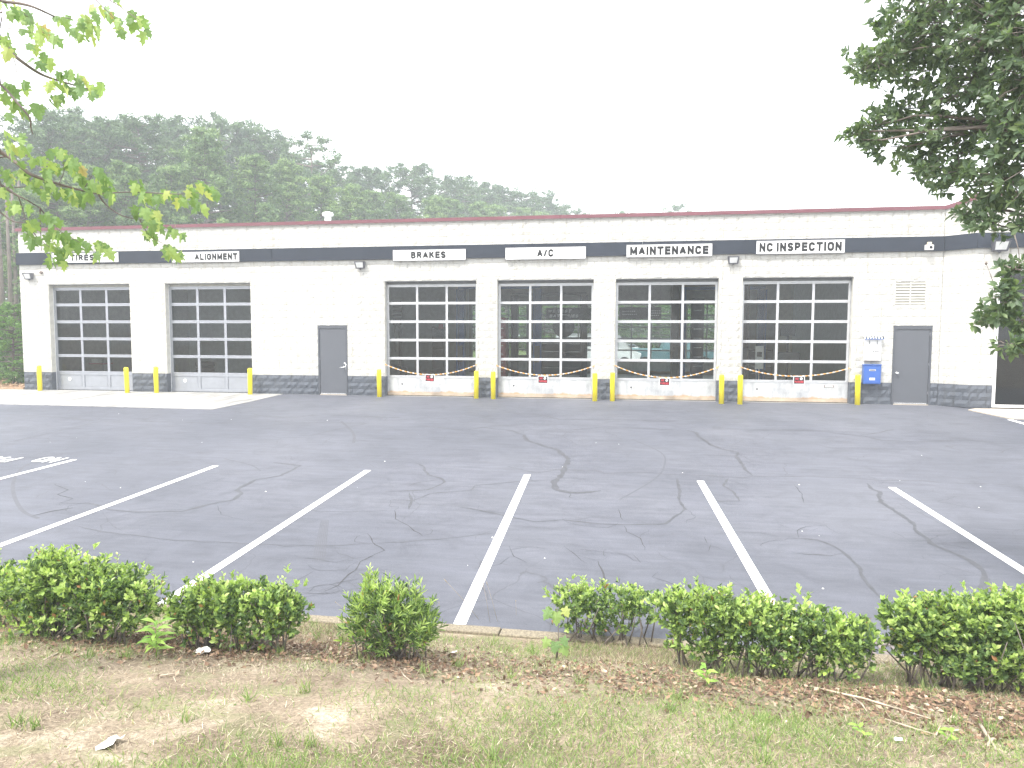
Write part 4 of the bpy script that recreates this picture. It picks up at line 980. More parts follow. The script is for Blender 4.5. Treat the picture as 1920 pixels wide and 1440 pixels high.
cabinet(932, 948, 595, None, 3.0, 0.5, M['red_paint'], 'tool_cabinet', 'narrow red tool cabinet at the left of the A/C bay', 'cabinet', 8)
cabinet(992, 1094, 641, None, 11.0, 0.6, M['lift_dark'], 'workbench_cabinet', 'wide black workbench cabinet behind the A/C bay', 'cabinet', 4)
cabinet(1405, 1450, 655, None, 9.0, 0.6, M['lift_dark'], 'tool_chest', 'low dark tool chest behind the NC INSPECTION bay', 'cabinet', 4)
cabinet(810, 832, 612, None, 8.0, 0.5, M['lift_dark'], 'parts_cabinet', 'dark parts cabinet behind the middle of the BRAKES bay', 'cabinet', 5)
# banners
def banner(u0, u1, v0, v1, y, label, lines, disc=None):
    a, c = on_wall(u0, v0, y), on_wall(u1, v1, y); W, Hh = c.x-a.x, a.z-c.z; o = empty('hanging_banner', ((a.x+c.x)/2, y, (a.z+c.z)/2)); tag(o, label, 'banner')
    b = MB(); b.box((-W/2, 0, -Hh/2), (W/2, 0.01, Hh/2)); b.build('banner_cloth', M['lift_dark'], o)
    b = MB()
    for s_ in (-1, 1): b.tube([(s_*W*0.46, 0.005, Hh/2), (s_*W*0.46, 0.005, 4.5-o.location.z)], 0.006, 4)
    b.build('hanging_cord', M['alu_dark'], o)
    if disc:
        b = MB()
        for rr2, (z_, n2, x_) in enumerate(((0.10, 7, -0.42), (-0.16, 8, -0.42), (0.14, 6, 0.22), (-0.05, 7, 0.22), (-0.24, 5, 0.24))):
            for k2 in range(n2): b.box(((x_+k2*0.045)*W, -0.004, z_*Hh), ((x_+k2*0.045+0.028)*W, -0.001, (z_+0.09)*Hh))
        b.build('printing', M['alu'], o)
    for (tx, cx, cz, w_, h_, shr) in lines: link('lettering', text_fit(tx, W*w_, Hh*h_, M['alu'], bold=0.03, shear=shr), o, (cx*W, -0.004, cz*Hh), (math.pi/2, 0, 0))
banner(1024, 1112, 577, 599, 6.0, 'dark banner reading WE TEST BATTERIES hung inside the A/C bay', [('WE TEST', -0.20, 0.22, 0.50, 0.27, 0.25), ('BATTERIES', -0.12, -0.20, 0.62, 0.27, 0.25)])
banner(1161, 1240, 576, 598, 6.0, 'dark banner with small pale lettering inside the MAINTENANCE bay', [], 1)
p = on_wall(1057, 612, 5.9); b = MB(); b.lathe([(0.42, 0), (0.42, 0.02)], (p.x, 5.9, p.z), 28, 'y')
tag(b.build('round_hanging_sign', M['lift_dark']), 'round dark sign hanging below the WE TEST BATTERIES banner', 'sign')
# red notice
p = on_wall(827, 612, 7.0); b = MB(); b.box((p.x-0.1, 6.97, p.z-0.1), (p.x+0.1, 6.98, p.z+0.1)); tag(b.build('red_notice', M['red']), 'small red square notice seen through the BRAKES door', 'notice')
# illuminated wall panel, light put into its cream + monitor in NC bay
p0, p1 = on_wall(1461, 532, 10.0), on_wall(1486, 617, 10.0)
b = MB(); b.box((p0.x, 10.0, 0.005), (p1.x, 10.5, p0.z), 0.01); b.box((p0.x+0.03, 9.985, 0.1), (p1.x-0.03, 9.9995, p0.z-0.05), 0.004); b.tube([(p1.x-0.06, 9.97, 1.0), (p1.x-0.06, 9.97, 1.2)], 0.012, 6)
tag(b.build('panelling', M['cream']), 'tall cream locker behind the NC INSPECTION bay, its lit tone in the colour', 'panelling')
x = on_wall(1478, 600, 4.0).x; o = empty('inspection_computer', (x, 4.0, 0.005)); tag(o, 'monitor on a wheeled stand inside the NC INSPECTION bay', 'computer')
b = MB(); b.box((-0.26, -0.03, 1.9), (0.26, 0.03, 2.28), 0.01); mo = b.build('monitor', M['lift_dark'], o); mo.rotation_euler.z = 0.3
b = MB(); b.tube([(0, 0.02, 0.1), (0, 0.02, 2.0)], 0.04, 8); b.build('stand', M['lift_dark'], o)
b = MB(); b.box((-0.35, -0.25, 1.0), (0.35, 0.3, 1.35), 0.01); b.build('keyboard_tray', M['alu_dark'], o)
b = MB(); b.box((-0.35, -0.25, 0.06), (0.35, 0.3, 0.12), 0.01)
for sx_ in (-0.3, 0.3):
    for sy_ in (-0.2, 0.25): b.lathe([(0.03, -0.02), (0.03, 0.02)], (sx_, sy_, 0.03), 10, 'y')
b.build('wheeled_base', M['alu_dark'], o)
p = on_wall(1424, 660, 3.0); b = MB(); b.box((p.x-0.13, 2.99, p.z-0.55), (p.x+0.13, 3.0, p.z+0.2)); b.mi = 1; b.box((p.x-0.08, 2.985, p.z-0.15), (p.x+0.08, 2.9895, p.z+0.0)); b.mi = 0; b.box((p.x-0.01, 3.0, 0.005), (p.x+0.01, 3.02, p.z-0.2)); b.box((p.x-0.15, 2.9, 0.005), (p.x+0.15, 3.1, 0.02))
tag(b.build('notice_stand', [M['paper'], M['black']]), 'pale notice board on a stand at the left of the NC INSPECTION bay', 'notice board')
# tyre changer-ish machine and hose in brakes bay
x = on_wall(738, 640, 3.0).x; o = empty('tyre_changer', (x, 3.0, 0.005)); tag(o, 'tyre changing machine with curved arm behind the BRAKES door', 'machine')
b = MB(); b.box((-0.35, -0.3, 0), (0.35, 0.4, 0.75), 0.03); b.build('machine_body', M['lift_dark'], o)
b = MB(); b.lathe([(0.26, 0), (0.28, 0.04), (0.1, 0.08)], (0, 0, 0.76), 18); b.build('turntable', M['alu_dark'], o)
b = MB(); b.tube([(0.1, 0.45, 0.3), (0.1, 0.45, 2.1), (0.1, 0.2, 2.3), (0.1, -0.1, 2.25)], [0.07, 0.07, 0.05, 0.05], 8); b.tube([(0.1, -0.1, 2.3), (0.1, -0.1, 1.3)], 0.03, 8); b.build('machine_arm', M['alu_dark'], o)
x = on_wall(740, 560, 8.5).x; z = on_wall(740, 585, 8.5).z
o = empty('louvred_panel', (x, 8.8, z)); tag(o, 'small pale louvred panel on the back wall of the BRAKES bay', 'vent')
b = MB(); b.box((-0.25, 0, -0.65), (0.25, 0.05, 0.65)); b.build('panel', M['shop_wall'], o)
for k in range(6): b = MB(); b.box((-0.2, -0.02, -0.55+k*0.19), (0.2, -0.001, -0.47+k*0.19)); b.build('slat', M['lift_dark'], o)
# tyre stacks in the first bays
tb = MB(); tb.smooth = True
prof = [(0.19, 0.02), (0.22, 0.0), (0.30, 0.0), (0.335, 0.03), (0.34, 0.105), (0.335, 0.18), (0.30, 0.21), (0.22, 0.21), (0.19, 0.19)]
seg = 20; vs, fs = [], []
for r_, z_ in prof:
    for k in range(seg): a = 2*math.pi*k/seg; vs.append((r_*math.cos(a), r_*math.sin(a), z_))
for i in range(len(prof)):
    j = (i+1) % len(prof)
    for k in range(seg): fs.append((i*seg+k, i*seg+(k+1) % seg, j*seg+(k+1) % seg, j*seg+k))
tb.add(vs, fs); tme = tb.mesh('tyre', M['tyre'])
for u, yy, n_, lb in ((385, 4.0, 4, 'stack behind the second overhead door'), (690+60, 1.6, 0, '')):
    x = on_wall(u, 690, yy).x
    for k in range(n_): tag(link('tyre', tme, None, (x, yy, 0.006+k*0.212)), 'black tyre lying in the %s, %s' % (lb, ['lowest', 'second from the floor', 'third from the floor', 'topmost'][k]), 'tyre', 'tyres stacked behind the second door')
x = on_wall(185, 690, 3.0).x; o = empty('floor_jack', (x, 3.0, 0.005)); tag(o, 'red and pale workshop cart behind the leftmost overhead door', 'cart')
b = MB(); b.box((-0.4, -0.25, 0.1), (0.4, 0.25, 0.15)); b.box((-0.4, -0.25, 0.75), (0.4, 0.25, 0.8)); b.build('cart_shelf', M['red_paint'], o)
b = MB()
for sx_ in (-0.38, 0.38):
    for sy_ in (-0.23, 0.23): b.tube([(sx_, sy_, 0.03), (sx_, sy_, 0.95)], 0.015, 6)
b.build('cart_post', M['alu_dark'], o)
b = MB(); b.box((-0.2, -0.1, 0.81), (0.1, 0.1, 0.95), 0.01); tag(b.build('parts_box', M['paper'], None, (x, 3.0, 0.005)), 'white parts box on the cart behind the leftmost overhead door', 'box')

# --- vehicles parked behind the building
def car(u, y, heading, body, prof, length, width, label, name, cat, cab):
    x = on_wall(u, 665, y).x; o = empty(name, (x, y, 0.0), None, heading); tag(o, label, cat)
    hw = width/2; b = MB()
    # side profile loft, 3 sections across width
    P = prof; n = len(P); rows = []
    for yy, k in ((-hw, 0.93), (-hw*0.86, 1.0), (hw*0.86, 1.0), (hw, 0.93)):
        rows.append([(px, yy if pz < cab or abs(yy) < hw*0.9 else yy*0.82, 0.25+(pz-0.25)*(k if pz > 0.5 else 1)) for px, pz in P])
    vs = sum(rows, []); fs = []
    for r_ in range(3):
        for i in range(n): j = (i+1) % n; fs.append((r_*n+i, r_*n+j, (r_+1)*n+j, (r_+1)*n+i))
    fs += [tuple(range(n-1, -1, -1)), tuple(range(3*n, 4*n))]; b.smooth = False; b.add(vs, fs); b.build('body', body, o)
    for sx_ in (-length*0.31, length*0.31):
        for sy_ in (-hw+0.02, hw-0.02):
            b = MB(); b.lathe([(0.33, -0.11), (0.35, -0.06), (0.35, 0.06), (0.33, 0.11)], (sx_, sy_, 0.35), 20, 'y'); wh = b.build('wheel', M['tyre'], o)
            b = MB(); b.lathe([(0.2, -0.125), (0.2, 0.125)], (sx_, sy_, 0.35), 14, 'y'); b.build('rim', M['alu'], wh)
    return o, hw
# white van, teal pickup, white sedan
VAN = [(-2.4, 0.35), (2.3, 0.35), (2.45, 0.9), (1.9, 1.15), (1.25, 1.9), (0.9, 2.0), (-2.3, 2.0), (-2.42, 1.2)]
o, hw = car(1118, 20, 0.1, M['car_white'], VAN, 4.9, 1.9, 'white van parked behind the garage, seen through the A/C bay', 'parked_van', 'van', 1.1)
for x0, x1 in ((-2.0, -0.9), (-0.8, 0.2), (0.3, 1.15)): b = MB(); b.box((x0, -hw*0.87-0.02, 1.25), (x1, -hw*0.82, 1.8), 0.02); b.build('side_window', M['car_glass'], o)
PICK = [(-2.7, 0.45), (2.6, 0.45), (2.7, 1.0), (1.5, 1.12), (0.95, 1.72), (-0.5, 1.75), (-0.72, 1.15), (-2.75, 1.15)]
o, hw = car(1262, 21, 0.05, M['car_teal'], PICK, 5.4, 1.9, 'teal pickup parked behind the garage, seen through the MAINTENANCE bay', 'pickup_truck', 'pickup truck', 1.2)
b = MB(); b.box((-2.77, -hw-0.01, 0.75), (-2.62, -hw+0.25, 1.1), 0.01); b.build('tail_lamp', M['tail_red'], o)
b = MB(); b.box((-0.4, -hw*0.84-0.03, 1.22), (0.8, -hw*0.80, 1.62), 0.02); b.build('side_window', M['car_glass'], o)
SED = [(-2.2, 0.35), (2.2, 0.35), (2.3, 0.75), (1.2, 0.92), (0.5, 1.38), (-0.8, 1.42), (-1.6, 1.0), (-2.3, 0.95)]
o, hw = car(1168, 23.5, 0.2, M['car_white'], SED, 4.5, 1.8, 'white sedan parked far behind the garage beside the teal pickup', 'parked_car', 'car', 0.95)
b = MB(); b.box((-0.9, -hw*0.84-0.02, 0.98), (0.7, -hw*0.8, 1.3), 0.03); b.build('side_window', M['car_glass'], o)

# ------------------------------------------------------------------ foliage generators
def leaf_tmpl(L=1.0, W=0.4, fold=0.12, droop=0.15):
    T = np.array([(0, 0, 0), (-W/2, 0.42*L, fold*L), (0, 0.5*L, 0), (W/2, 0.42*L, fold*L), (0, L, -droop*L)])
    F = np.array([(0, 2, 1), (0, 3, 2), (1, 2, 4), (2, 3, 4)]); return T, F
def oval_leaf(L=1.0, W=0.42, fold=0.06, droop=0.12):
    T = np.array([(0, 0, 0), (-W*0.36, 0.3*L, fold), (-W*0.5, 0.62*L, fold*0.8-droop*0.2), (0, 0.55*L, -droop*0.1), (0, L, -droop), (W*0.5, 0.62*L, fold*0.8-droop*0.2), (W*0.36, 0.3*L, fold)])
    F = np.array([(0, 3, 1), (1, 3, 2), (2, 3, 4), (4, 3, 5), (5, 3, 6), (6, 3, 0)]); return T, F
TRI_T = np.array([(-0.5, 0, 0), (0.5, 0, 0), (0, 1, 0.0)]); TRI_F = np.array([(0, 1, 2)])
QUAD_T = np.array([(-0.5, 0, 0), (0.5, 0, 0), (0.35, 1, 0.1), (-0.35, 1, 0.1)]); QUAD_F = np.array([(0, 1, 2, 3)])

def pine_mesh(seed, h, crown0, rmax, shape, nclump, per, size, mat, trunk_r=0.2, sparse=False):
    r = np.random.default_rng(seed); C = []; Bt = MB()
    bendx, bendy = r.normal()*0.3, r.normal()*0.3
    def tr(z): s = z/h; return np.array([bendx*s*s, bendy*s*s, z])
    pts = [tr(z) for z in np.linspace(-0.4, h*0.97, 9)]; Bt.tube([tuple(p) for p in pts], list(np.linspace(trunk_r, 0.03, 9)), 7)
    nb = max(8, nclump//4)
    for i in range(nb):
        s = (i+r.random())/nb; z = crown0*h + (1-crown0)*h*s
        if shape == 'round': rad = rmax*math.sqrt(max(0.10, 1-(2*s-1.0)**2*0.92))*(0.6+0.55*r.random())
        elif shape == 'cone': rad = rmax*(1.03-s)**0.62*(0.65+0.5*r.random())
        else: rad = rmax*(0.35+0.65*math.sin(min(1, s*1.15)*math.pi*0.9))*(0.5+0.7*r.random())
        az = i*2.4+r.normal()*0.4; up = (0.05+0.35*s) if shape != 'cone' else 0.35
        b0 = tr(z); d = np.array([math.cos(az), math.sin(az), up]); tip = b0+d*rad
        mid = b0+d*rad*0.5+np.array([0, 0, -0.08*rad]); Bt.tube([tuple(b0), tuple(mid), tuple(tip)], [0.035+0.02*rad, 0.03, 0.012], 4, False)
        k = max(2, int(nclump/nb))
        for j in range(k):
            t = 0.35+0.68*(j+r.random())/k; C.append(b0+d*rad*t+r.normal(size=3)*np.array([0.16, 0.16, 0.12])*rad*0.8)
    C = np.array(C)
    cen = np.repeat(C, per, 0); dirs = norm(r.normal(size=(len(cen), 3))*np.array([1, 1, 0.8])+np.array([0, 0, 0.35]))
    off = dirs*(r.random(len(cen))[:, None]**0.5)*size*np.repeat(0.6+0.7*r.random(len(C)), per)[:, None]
    off[:, 2] *= 0.65
    P = cen+off; nz_ = norm(dirs*0.9+np.array([0, 0, 0.25])+r.normal(size=dirs.shape)*0.35); Mt = frames(np.cross(nz_, r.normal(size=dirs.shape)), nz_)
    sc = np.stack([size*0.24*(0.7+0.6*r.random(len(P))), size*0.46*(0.7+0.7*r.random(len(P))), np.full(len(P), 0.1)], 1)
    V, F = scatter(TRI_T, TRI_F, P, Mt, sc)
    return Bt.mesh('trunk', M['bark']), npmesh('crown', V, F, mat)
TREES = {}
for i in range(3): TREES['mature%d' % i] = pine_mesh(100+i, 20, 0.42, 4.3, 'round', 330, 56, 0.55, M['pine'], 0.26)
for i in range(3): TREES['young%d' % i] = pine_mesh(200+i, 16, 0.08, 4.6, 'cone', 380, 56, 0.48, M['pine_young'], 0.2)
TREES['sparse0'] = pine_mesh(300, 18, 0.45, 3.6, 'round', 120, 42, 0.50, M['pine'], 0.2)
TREES['sparse1'] = pine_mesh(301, 20, 0.5, 3.0, 'round', 130, 46, 0.55, M['pine'], 0.22)
for i in range(2): TREES['broad%d' % i] = pine_mesh(400+i, 5, 0.05, 2.0, 'round', 190, 60, 0.28, M['broad'], 0.08)
BASEH = {'mature': 20, 'young': 16, 'sparse0': 18, 'sparse1': 20, 'broad': 5}
def tree(kind, u, vtop, dist, label, name, grp, wid=1.0, x=None):
    d = ray(u, 628); d.z = 0; d.normalize(); p = CAM+d*dist
    gz = terrz(p.x, p.y); top = CAM.z + (628-vtop)/FPX*(p-CAM).dot(FW) - (0.7 if name != 'shrub' else 0.25); hh = (top-gz)
    bh = BASEH.get(kind, BASEH.get(kind[:-1])); s_ = hh/bh
    o = empty(name, (p.x, p.y, gz), None, rng.random()*6.28); sw = wid*(s_ if s_ < 1.15 else 1.15+0.5*(s_-1.15)); o.scale = (sw, sw, s_)
    tag(o, label, 'tree' if name != 'shrub' else 'shrub', grp)
    if name != 'shrub': o.scale.x = o.scale.y = o.scale.x*1.08
    a, c = TREES[kind]; link('trunk', a, o); link('crown', c, o)
G1 = 'pines in the wood behind the garage'
# back rows: (kind,u,vtop,dist)
back = [('mature0', -90, 235, 60), ('mature1', -30, 250, 58), ('mature2', 28, 285, 60), ('mature1', 95, 232, 58), ('mature0', 135, 218, 62), ('mature2', 185, 226, 60), ('mature1', 235, 236, 64), ('mature0', 272, 228, 59), ('mature2', 318, 238, 66),
        ('sparse1', 355, 224, 68), ('sparse0', 420, 222, 66), ('sparse1', 455, 235, 70), ('mature1', 478, 240, 66), ('mature0', 515, 262, 70), ('sparse0', 585, 252, 62), ('mature2', 625, 305, 72), ('mature0', 690, 318, 74), ('sparse1', 735, 325, 78),
        ('mature1', 775, 314, 76), ('mature2', 822, 332, 80), ('sparse0', 872, 330, 80), ('mature0', 905, 345, 84), ('mature1', 945, 352, 86), ('mature2', 985, 362, 88), ('mature0', 1018, 368, 90), ('mature1', 1040, 382, 92), ('sparse1', 1072, 388, 95), ('sparse0', 1165, 394, 100), ('sparse1', 1272, 382, 105),
        ('mature2', 560, 300, 74), ('mature1', 655, 330, 78), ('mature0', 860, 352, 90), ('mature2', 930, 368, 95), ('mature1', 150, 262, 70), ('mature0', 60, 300, 68), ('mature2', 400, 262, 74)]
front = [('young0', 395, 236, 50), ('young1', 330, 300, 49), ('young2', 250, 300, 48), ('young0', 175, 300, 48), ('young2', 110, 310, 47), ('young1', 480, 290, 52), ('young0', 540, 296, 54), ('young2', 600, 322, 56), ('young1', 650, 340, 58), ('young0', 705, 352, 60), ('young2', 755, 358, 62),
         ('young1', 805, 362, 64), ('young0', 850, 368, 66), ('young2', 895, 372, 70), ('young1', 940, 378, 72), ('young0', 980, 384, 76), ('young2', 1020, 392, 80), ('young1', 40, 340, 46), ('mature2', -20, 330, 50), ('mature0', 10, 320, 54)]
def where(u, vtop):
    if u < 0: return 'beyond the left edge of the garage'
    ref = [(33, 'behind the maple branch at the far left'), (120, 'above the left end of the roof'), (230, 'above the TIRES sign'), (330, 'just left of the ALIGNMENT sign'), (450, 'above the ALIGNMENT sign'), (560, 'between the ALIGNMENT sign and roof vent'), (650, 'directly behind the roof vent'), (730, 'between roof vent and BRAKES sign'), (880, 'above the BRAKES sign'), (950, 'just left of the A/C sign'), (1100, 'above the A/C sign'), (1220, 'above the MAINTENANCE sign'), (1400, 'right of the MAINTENANCE sign')]
    for x, s in ref:
        if u <= x: return s
    return ref[-1][1]
used = {}
def uniq(base_, grp):
    k = used.get(base_, 0); used[base_] = k+1
    o_ = ['', ', second there', ', third there', ', fourth there', ', fifth there', ', sixth there', ', seventh there']
    return base_+o_[k]
for k, u, v, d in sorted(back, key=lambda t: t[1]):
    lab = {'m': 'dark mature pine', 's': 'thin open-crowned pine'}[k[0]]+' '+where(u, v); tree(k, u, v, d, uniq(lab, G1), 'pine_tree', G1)
for k, u, v, d in sorted(front, key=lambda t: t[1]):
    lab = {'m': 'shaded dark pine', 'y': 'young pale green bushy pine'}[k[0]]+' in front '+where(u, v); tree(k, u, v, d, uniq(lab, G1), 'pine_tree', G1, 1.0)
# deep wood behind everything keeps the treeline closed low down
G2 = 'leafy shrubs behind the garage'
seenthru = {945: 'A/C', 1020: 'A/C', 1060: 'A/C', 1105: 'A/C', 1150: 'MAINTENANCE', 1195: 'MAINTENANCE', 1240: 'MAINTENANCE', 1290: 'MAINTENANCE', 1345: 'MAINTENANCE', 1400: 'NC INSPECTION'}
for i, u in enumerate(sorted(seenthru)):
    tree('broad%d' % (i % 2), u, 540+8*math.sin(i*2.1), 50+3*(i % 3), uniq('leafy green shrub seen through the %s bay' % seenthru[u], G2), 'shrub', G2, 1.4)
for u, v, d, lb in ((22, 566, 31, 'bright green bushy shrub beside the left corner of the garage'), (-25, 575, 32, 'bright green shrub at the left edge of the photo'), (48, 600, 34, 'lower green shrub tucked behind the left building corner')):
    tree('broad%d' % (d % 2), u, v, d, lb, 'shrub', 'shrubs left of the garage')
# tall pale trunks in the dark wood at far left
for i, (u, d) in enumerate(((4, 43), (20, 44), (31, 45), (-14, 42), (44, 46))):
    dd = ray(u, 628); dd.z = 0; dd.normalize(); p = CAM+dd*d; b = MB(); b.tube([(0, 0, -0.3), (0.1, 0, 5), (0.0, 0.1, 10)], [0.12, 0.09, 0.05], 7)
    o = empty('bare_tree', (p.x, p.y, terrz(p.x, p.y))); tag(o, ['slim pale trunk nearest the left edge', 'slim pale trunk second from the left edge', 'slim trunk near the left corner', 'slim trunk just outside the left edge', 'thin trunk hidden behind the left building corner'][i]+' of the wood', 'tree', 'bare trunks in the dark wood at left')
    b.build('trunk', M['bark'], o)
    b = MB()
    for k in range(5): z_ = 3+k*1.4; a = k*2.2; b.tube([(0.05, 0, z_), (0.9*math.cos(a), 0.9*math.sin(a), z_+0.5)], [0.03, 0.008], 4)
    b.build('limb', M['twig'], o)
# dark understory mass behind the left wood
def mass(name, label, x0, x1, y0, y1, h, n, mat, size, kindlab='undergrowth'):
    P = np.stack([rng.uniform(x0, x1, n), rng.uniform(y0, y1, n), rng.random(n)**0.8*h*(0.75+0.25*np.sin(rng.uniform(x0, x1, n)))], 1)
    V, F = scatter(TRI_T, TRI_F, P, frames(rng.normal(size=(n, 3))+np.array([0, 0, .5])), np.stack([size*(.5+rng.random(n)), size*1.4*(.5+rng.random(n)), np.ones(n)], 1))
    tag(link(name, npmesh(name, V, F, mat)), label, kindlab, None, 'stuff')
mass('undergrowth', 'dark undergrowth filling the wood behind the pines', -60, 60, 44, 60, 9, 60000, M['pine'], 0.35)
mass('undergrowth', 'dense undergrowth added to darken the wood left of the garage', -46, -11, 27, 40, 7.5, 45000, M['pine'], 0.3)  # leaf mass added to deepen the shade between the left trunks
# mulch bed + chips left of building
b = MB(); mp = [(-24, -0.1), (-12.42, -0.02), (-12.42, 3.8), (-24, 4.6)]
tag(MB() and link('mulch_bed', (lambda q: (q.extr([(x, y, -0.02) for x, y in mp], (0, 0, 0.10)), q.mesh('mulch_bed', M['mulch']))[1])(MB())), kind='structure')
n = 4200; P = np.stack([rng.uniform(-19, -12.5, n), rng.uniform(0.0, 3.9, n), np.full(n, 0.085)+rng.random(n)*0.05+0.10*np.clip(rng.random(n), 0, 1)*0.3], 1)
V, F = scatter(QUAD_T, QUAD_F, P, frames(rng.normal(size=(n, 3))*np.array([1, 1, .3])), np.stack([rng.uniform(.015, .04, n), rng.uniform(.05, .14, n), np.full(n, .1)], 1))
tag(link('wood_chips', npmesh('wood_chips', V, F, M['chip'])), 'orange wood chips on the bed left of the garage', 'mulch', None, 'stuff')
n = 9000; P = np.stack([rng.uniform(-26, -12.5, n), rng.uniform(3.9, 12, n), np.full(n, -0.02)], 1)
V, F = scatter(TRI_T, TRI_F, P, frames(np.array([0, 0, 1])+rng.normal(size=(n, 3))*0.4), np.stack([rng.uniform(.02, .04, n), rng.uniform(.08, .25, n), np.ones(n)], 1))
tag(link('grass', npmesh('grass', V, F, M['grass'])), 'strip of grass beyond the mulch left of the garage', 'grass', None, 'stuff')

# ------------------------------------------------------------------ maple branches, upper left
MD = 3.7
maple = empty('maple_tree'); tp = at(-420, 700, 4.6); tz = bankz(tp.y); maple.location = (tp.x, tp.y, tz)
tag(maple, 'maple whose leafy branches hang in from the upper left', 'tree')
ML = maple.location.copy()
b = MB(); b.tube([Vector((0, 0, -0.1)), Vector((0.05, 0, 1.2)), Vector((0.0, 0.05, 2.6)), Vector((0.1, 0, 4.2)), Vector((0.1, 0, 6.0))], [0.14, 0.12, 0.10, 0.07, 0.03], 10); b.build('trunk', M['twig'], maple)
def mloc(u, v, dd=0.0): return at(u, v, MD+dd)-ML
BR = [([(-80, -12), (0, 2), (35, 6), (65, 14), (110, 35), (135, 48)], .011, .0), ([(65, 14), (95, 28), (140, 36)], .004, .0), ([(-80, 20), (0, 75), (22, 100), (50, 122), (75, 138), (100, 148), (130, 157), (165, 167)], .013, .1),
      ([(130, -30), (205, 0), (245, 27), (262, 38)], .005, -.1), ([(150, -30), (192, 12), (215, 35)], .004, -.1), ([(-60, 128), (0, 158), (30, 190), (55, 220), (58, 240), (62, 252)], .008, -.05), ([(22, 100), (30, 125), (33, 160)], .004, .0), ([(-40, 53), (0, 52), (30, 55), (60, 62)], .004, .1),
      ([(-80, 305), (0, 295), (45, 290), (80, 310), (118, 316)], .006, .15), ([(-90, 270), (0, 285), (40, 313), (60, 328), (110, 345), (150, 356), (185, 364)], .014, .0), ([(185, 364), (240, 360), (290, 362), (340, 364), (385, 360)], .0055, .0),
      ([(185, 365), (200, 385), (230, 405), (270, 413)], .006, .0), ([(262, 412), (275, 435), (290, 448), (315, 462)], .004, .0), ([(-70, 290), (0, 345), (30, 365), (50, 375), (75, 390)], .009, .1), ([(75, 390), (76, 430), (78, 470)], .0045, .1), ([(75, 390), (95, 415), (115, 435), (150, 455)], .005, .1),
      ([(-70, 350), (0, 398), (25, 415), (50, 418)], .006, .05), ([(35, 370), (45, 400), (52, 440)], .004, .1), ([(0, 353), (60, 350), (80, 353)], .004, .15), ([(110, 345), (120, 322), (118, 300)], .0035, 0), ([(160, 350), (172, 330), (178, 318)], .0035, 0), ([(60, 328), (90, 345), (140, 352)], .004, .08),
      ([(50, 418), (70, 445), (95, 465)], .004, .1), ([(300, 425), (330, 428)], .0025, .0), ([(100, 148), (115, 150), (125, 148)], .003, .1), ([(45, 25), (80, 60), (100, 80)], .0025, .05)]
for pts, rad, dd in BR:
    rad *= 0.62
    P = [mloc(u, v, dd+0.04*math.sin(i*1.7)) for i, (u, v) in enumerate(pts)]
    if pts[0][0] < -30: P = [Vector((0.0, 0.0, max(0.8, P[0].z*0.75)))] + P; rd = [rad*2.4]+list(np.linspace(rad*1.2, rad*0.35, len(P)-1))
    else: rd = list(np.linspace(rad, rad*0.4, len(P)))
    # round the polyline
    Q, qr = [], []
    for i in range(len(P)-1):
        p0, p1, p2, p3 = P[max(i-1, 0)], P[i], P[i+1], P[min(i+2, len(P)-1)]
        for t in (0, .33, .66):
            Q.append(0.5*((2*p1)+(p2-p0)*t+(2*p0-5*p1+4*p2-p3)*t*t+(3*p1-p0-3*p2+p3)*t**3)); qr.append(rd[i]*(1-t)+rd[i+1]*t)
    Q.append(P[-1]); qr.append(rd[-1]); b = MB(); b.tube(Q, qr, 6); b.build('branch', M['twig'], maple)
def maple_leaf(seed):
    r = random.Random(seed); h = [(0.02, -0.02), (0.20, -0.10), (0.40, -0.04), (0.33, 0.10), (0.30, 0.20), (0.47, 0.27), (0.60, 0.42), (0.44, 0.43), (0.30, 0.46), (0.26, 0.60), (0.33, 0.72), (0.17, 0.74), (0.0, 1.0)]
    h = [(x*(1+0.1*r.uniform(-1, 1)), y+0.02*r.uniform(-1, 1)) for x, y in h]; h[-1] = (0, 1)
    out = h+[(-x*(0.92+0.1*r.random()), y) for x, y in h[-2::-1]]
    fold, droop = r.uniform(0.05, 0.5), r.uniform(0.1, 0.6)
    def z(x, y): return -fold*abs(x)-droop*(y*y)*0.6+0.03*math.sin(9*x)
    vs = [(0, 0.32, z(0, 0.32))]+[(x, y, z(x, y)) for x, y in out]; n = len(out)
    fs = [(0, i+1, (i+1) % n+1) for i in range(n)]
    b = MB(); b.add(vs, fs); b.tube([(0, 0, 0), (0, -0.2, 0.02), (0.02, -0.42, 0.10)], [0.012, 0.01, 0.01], 3)
    return b.mesh('maple_leaf', M['maple'])
MLF = [maple_leaf(s) for s in range(7)]
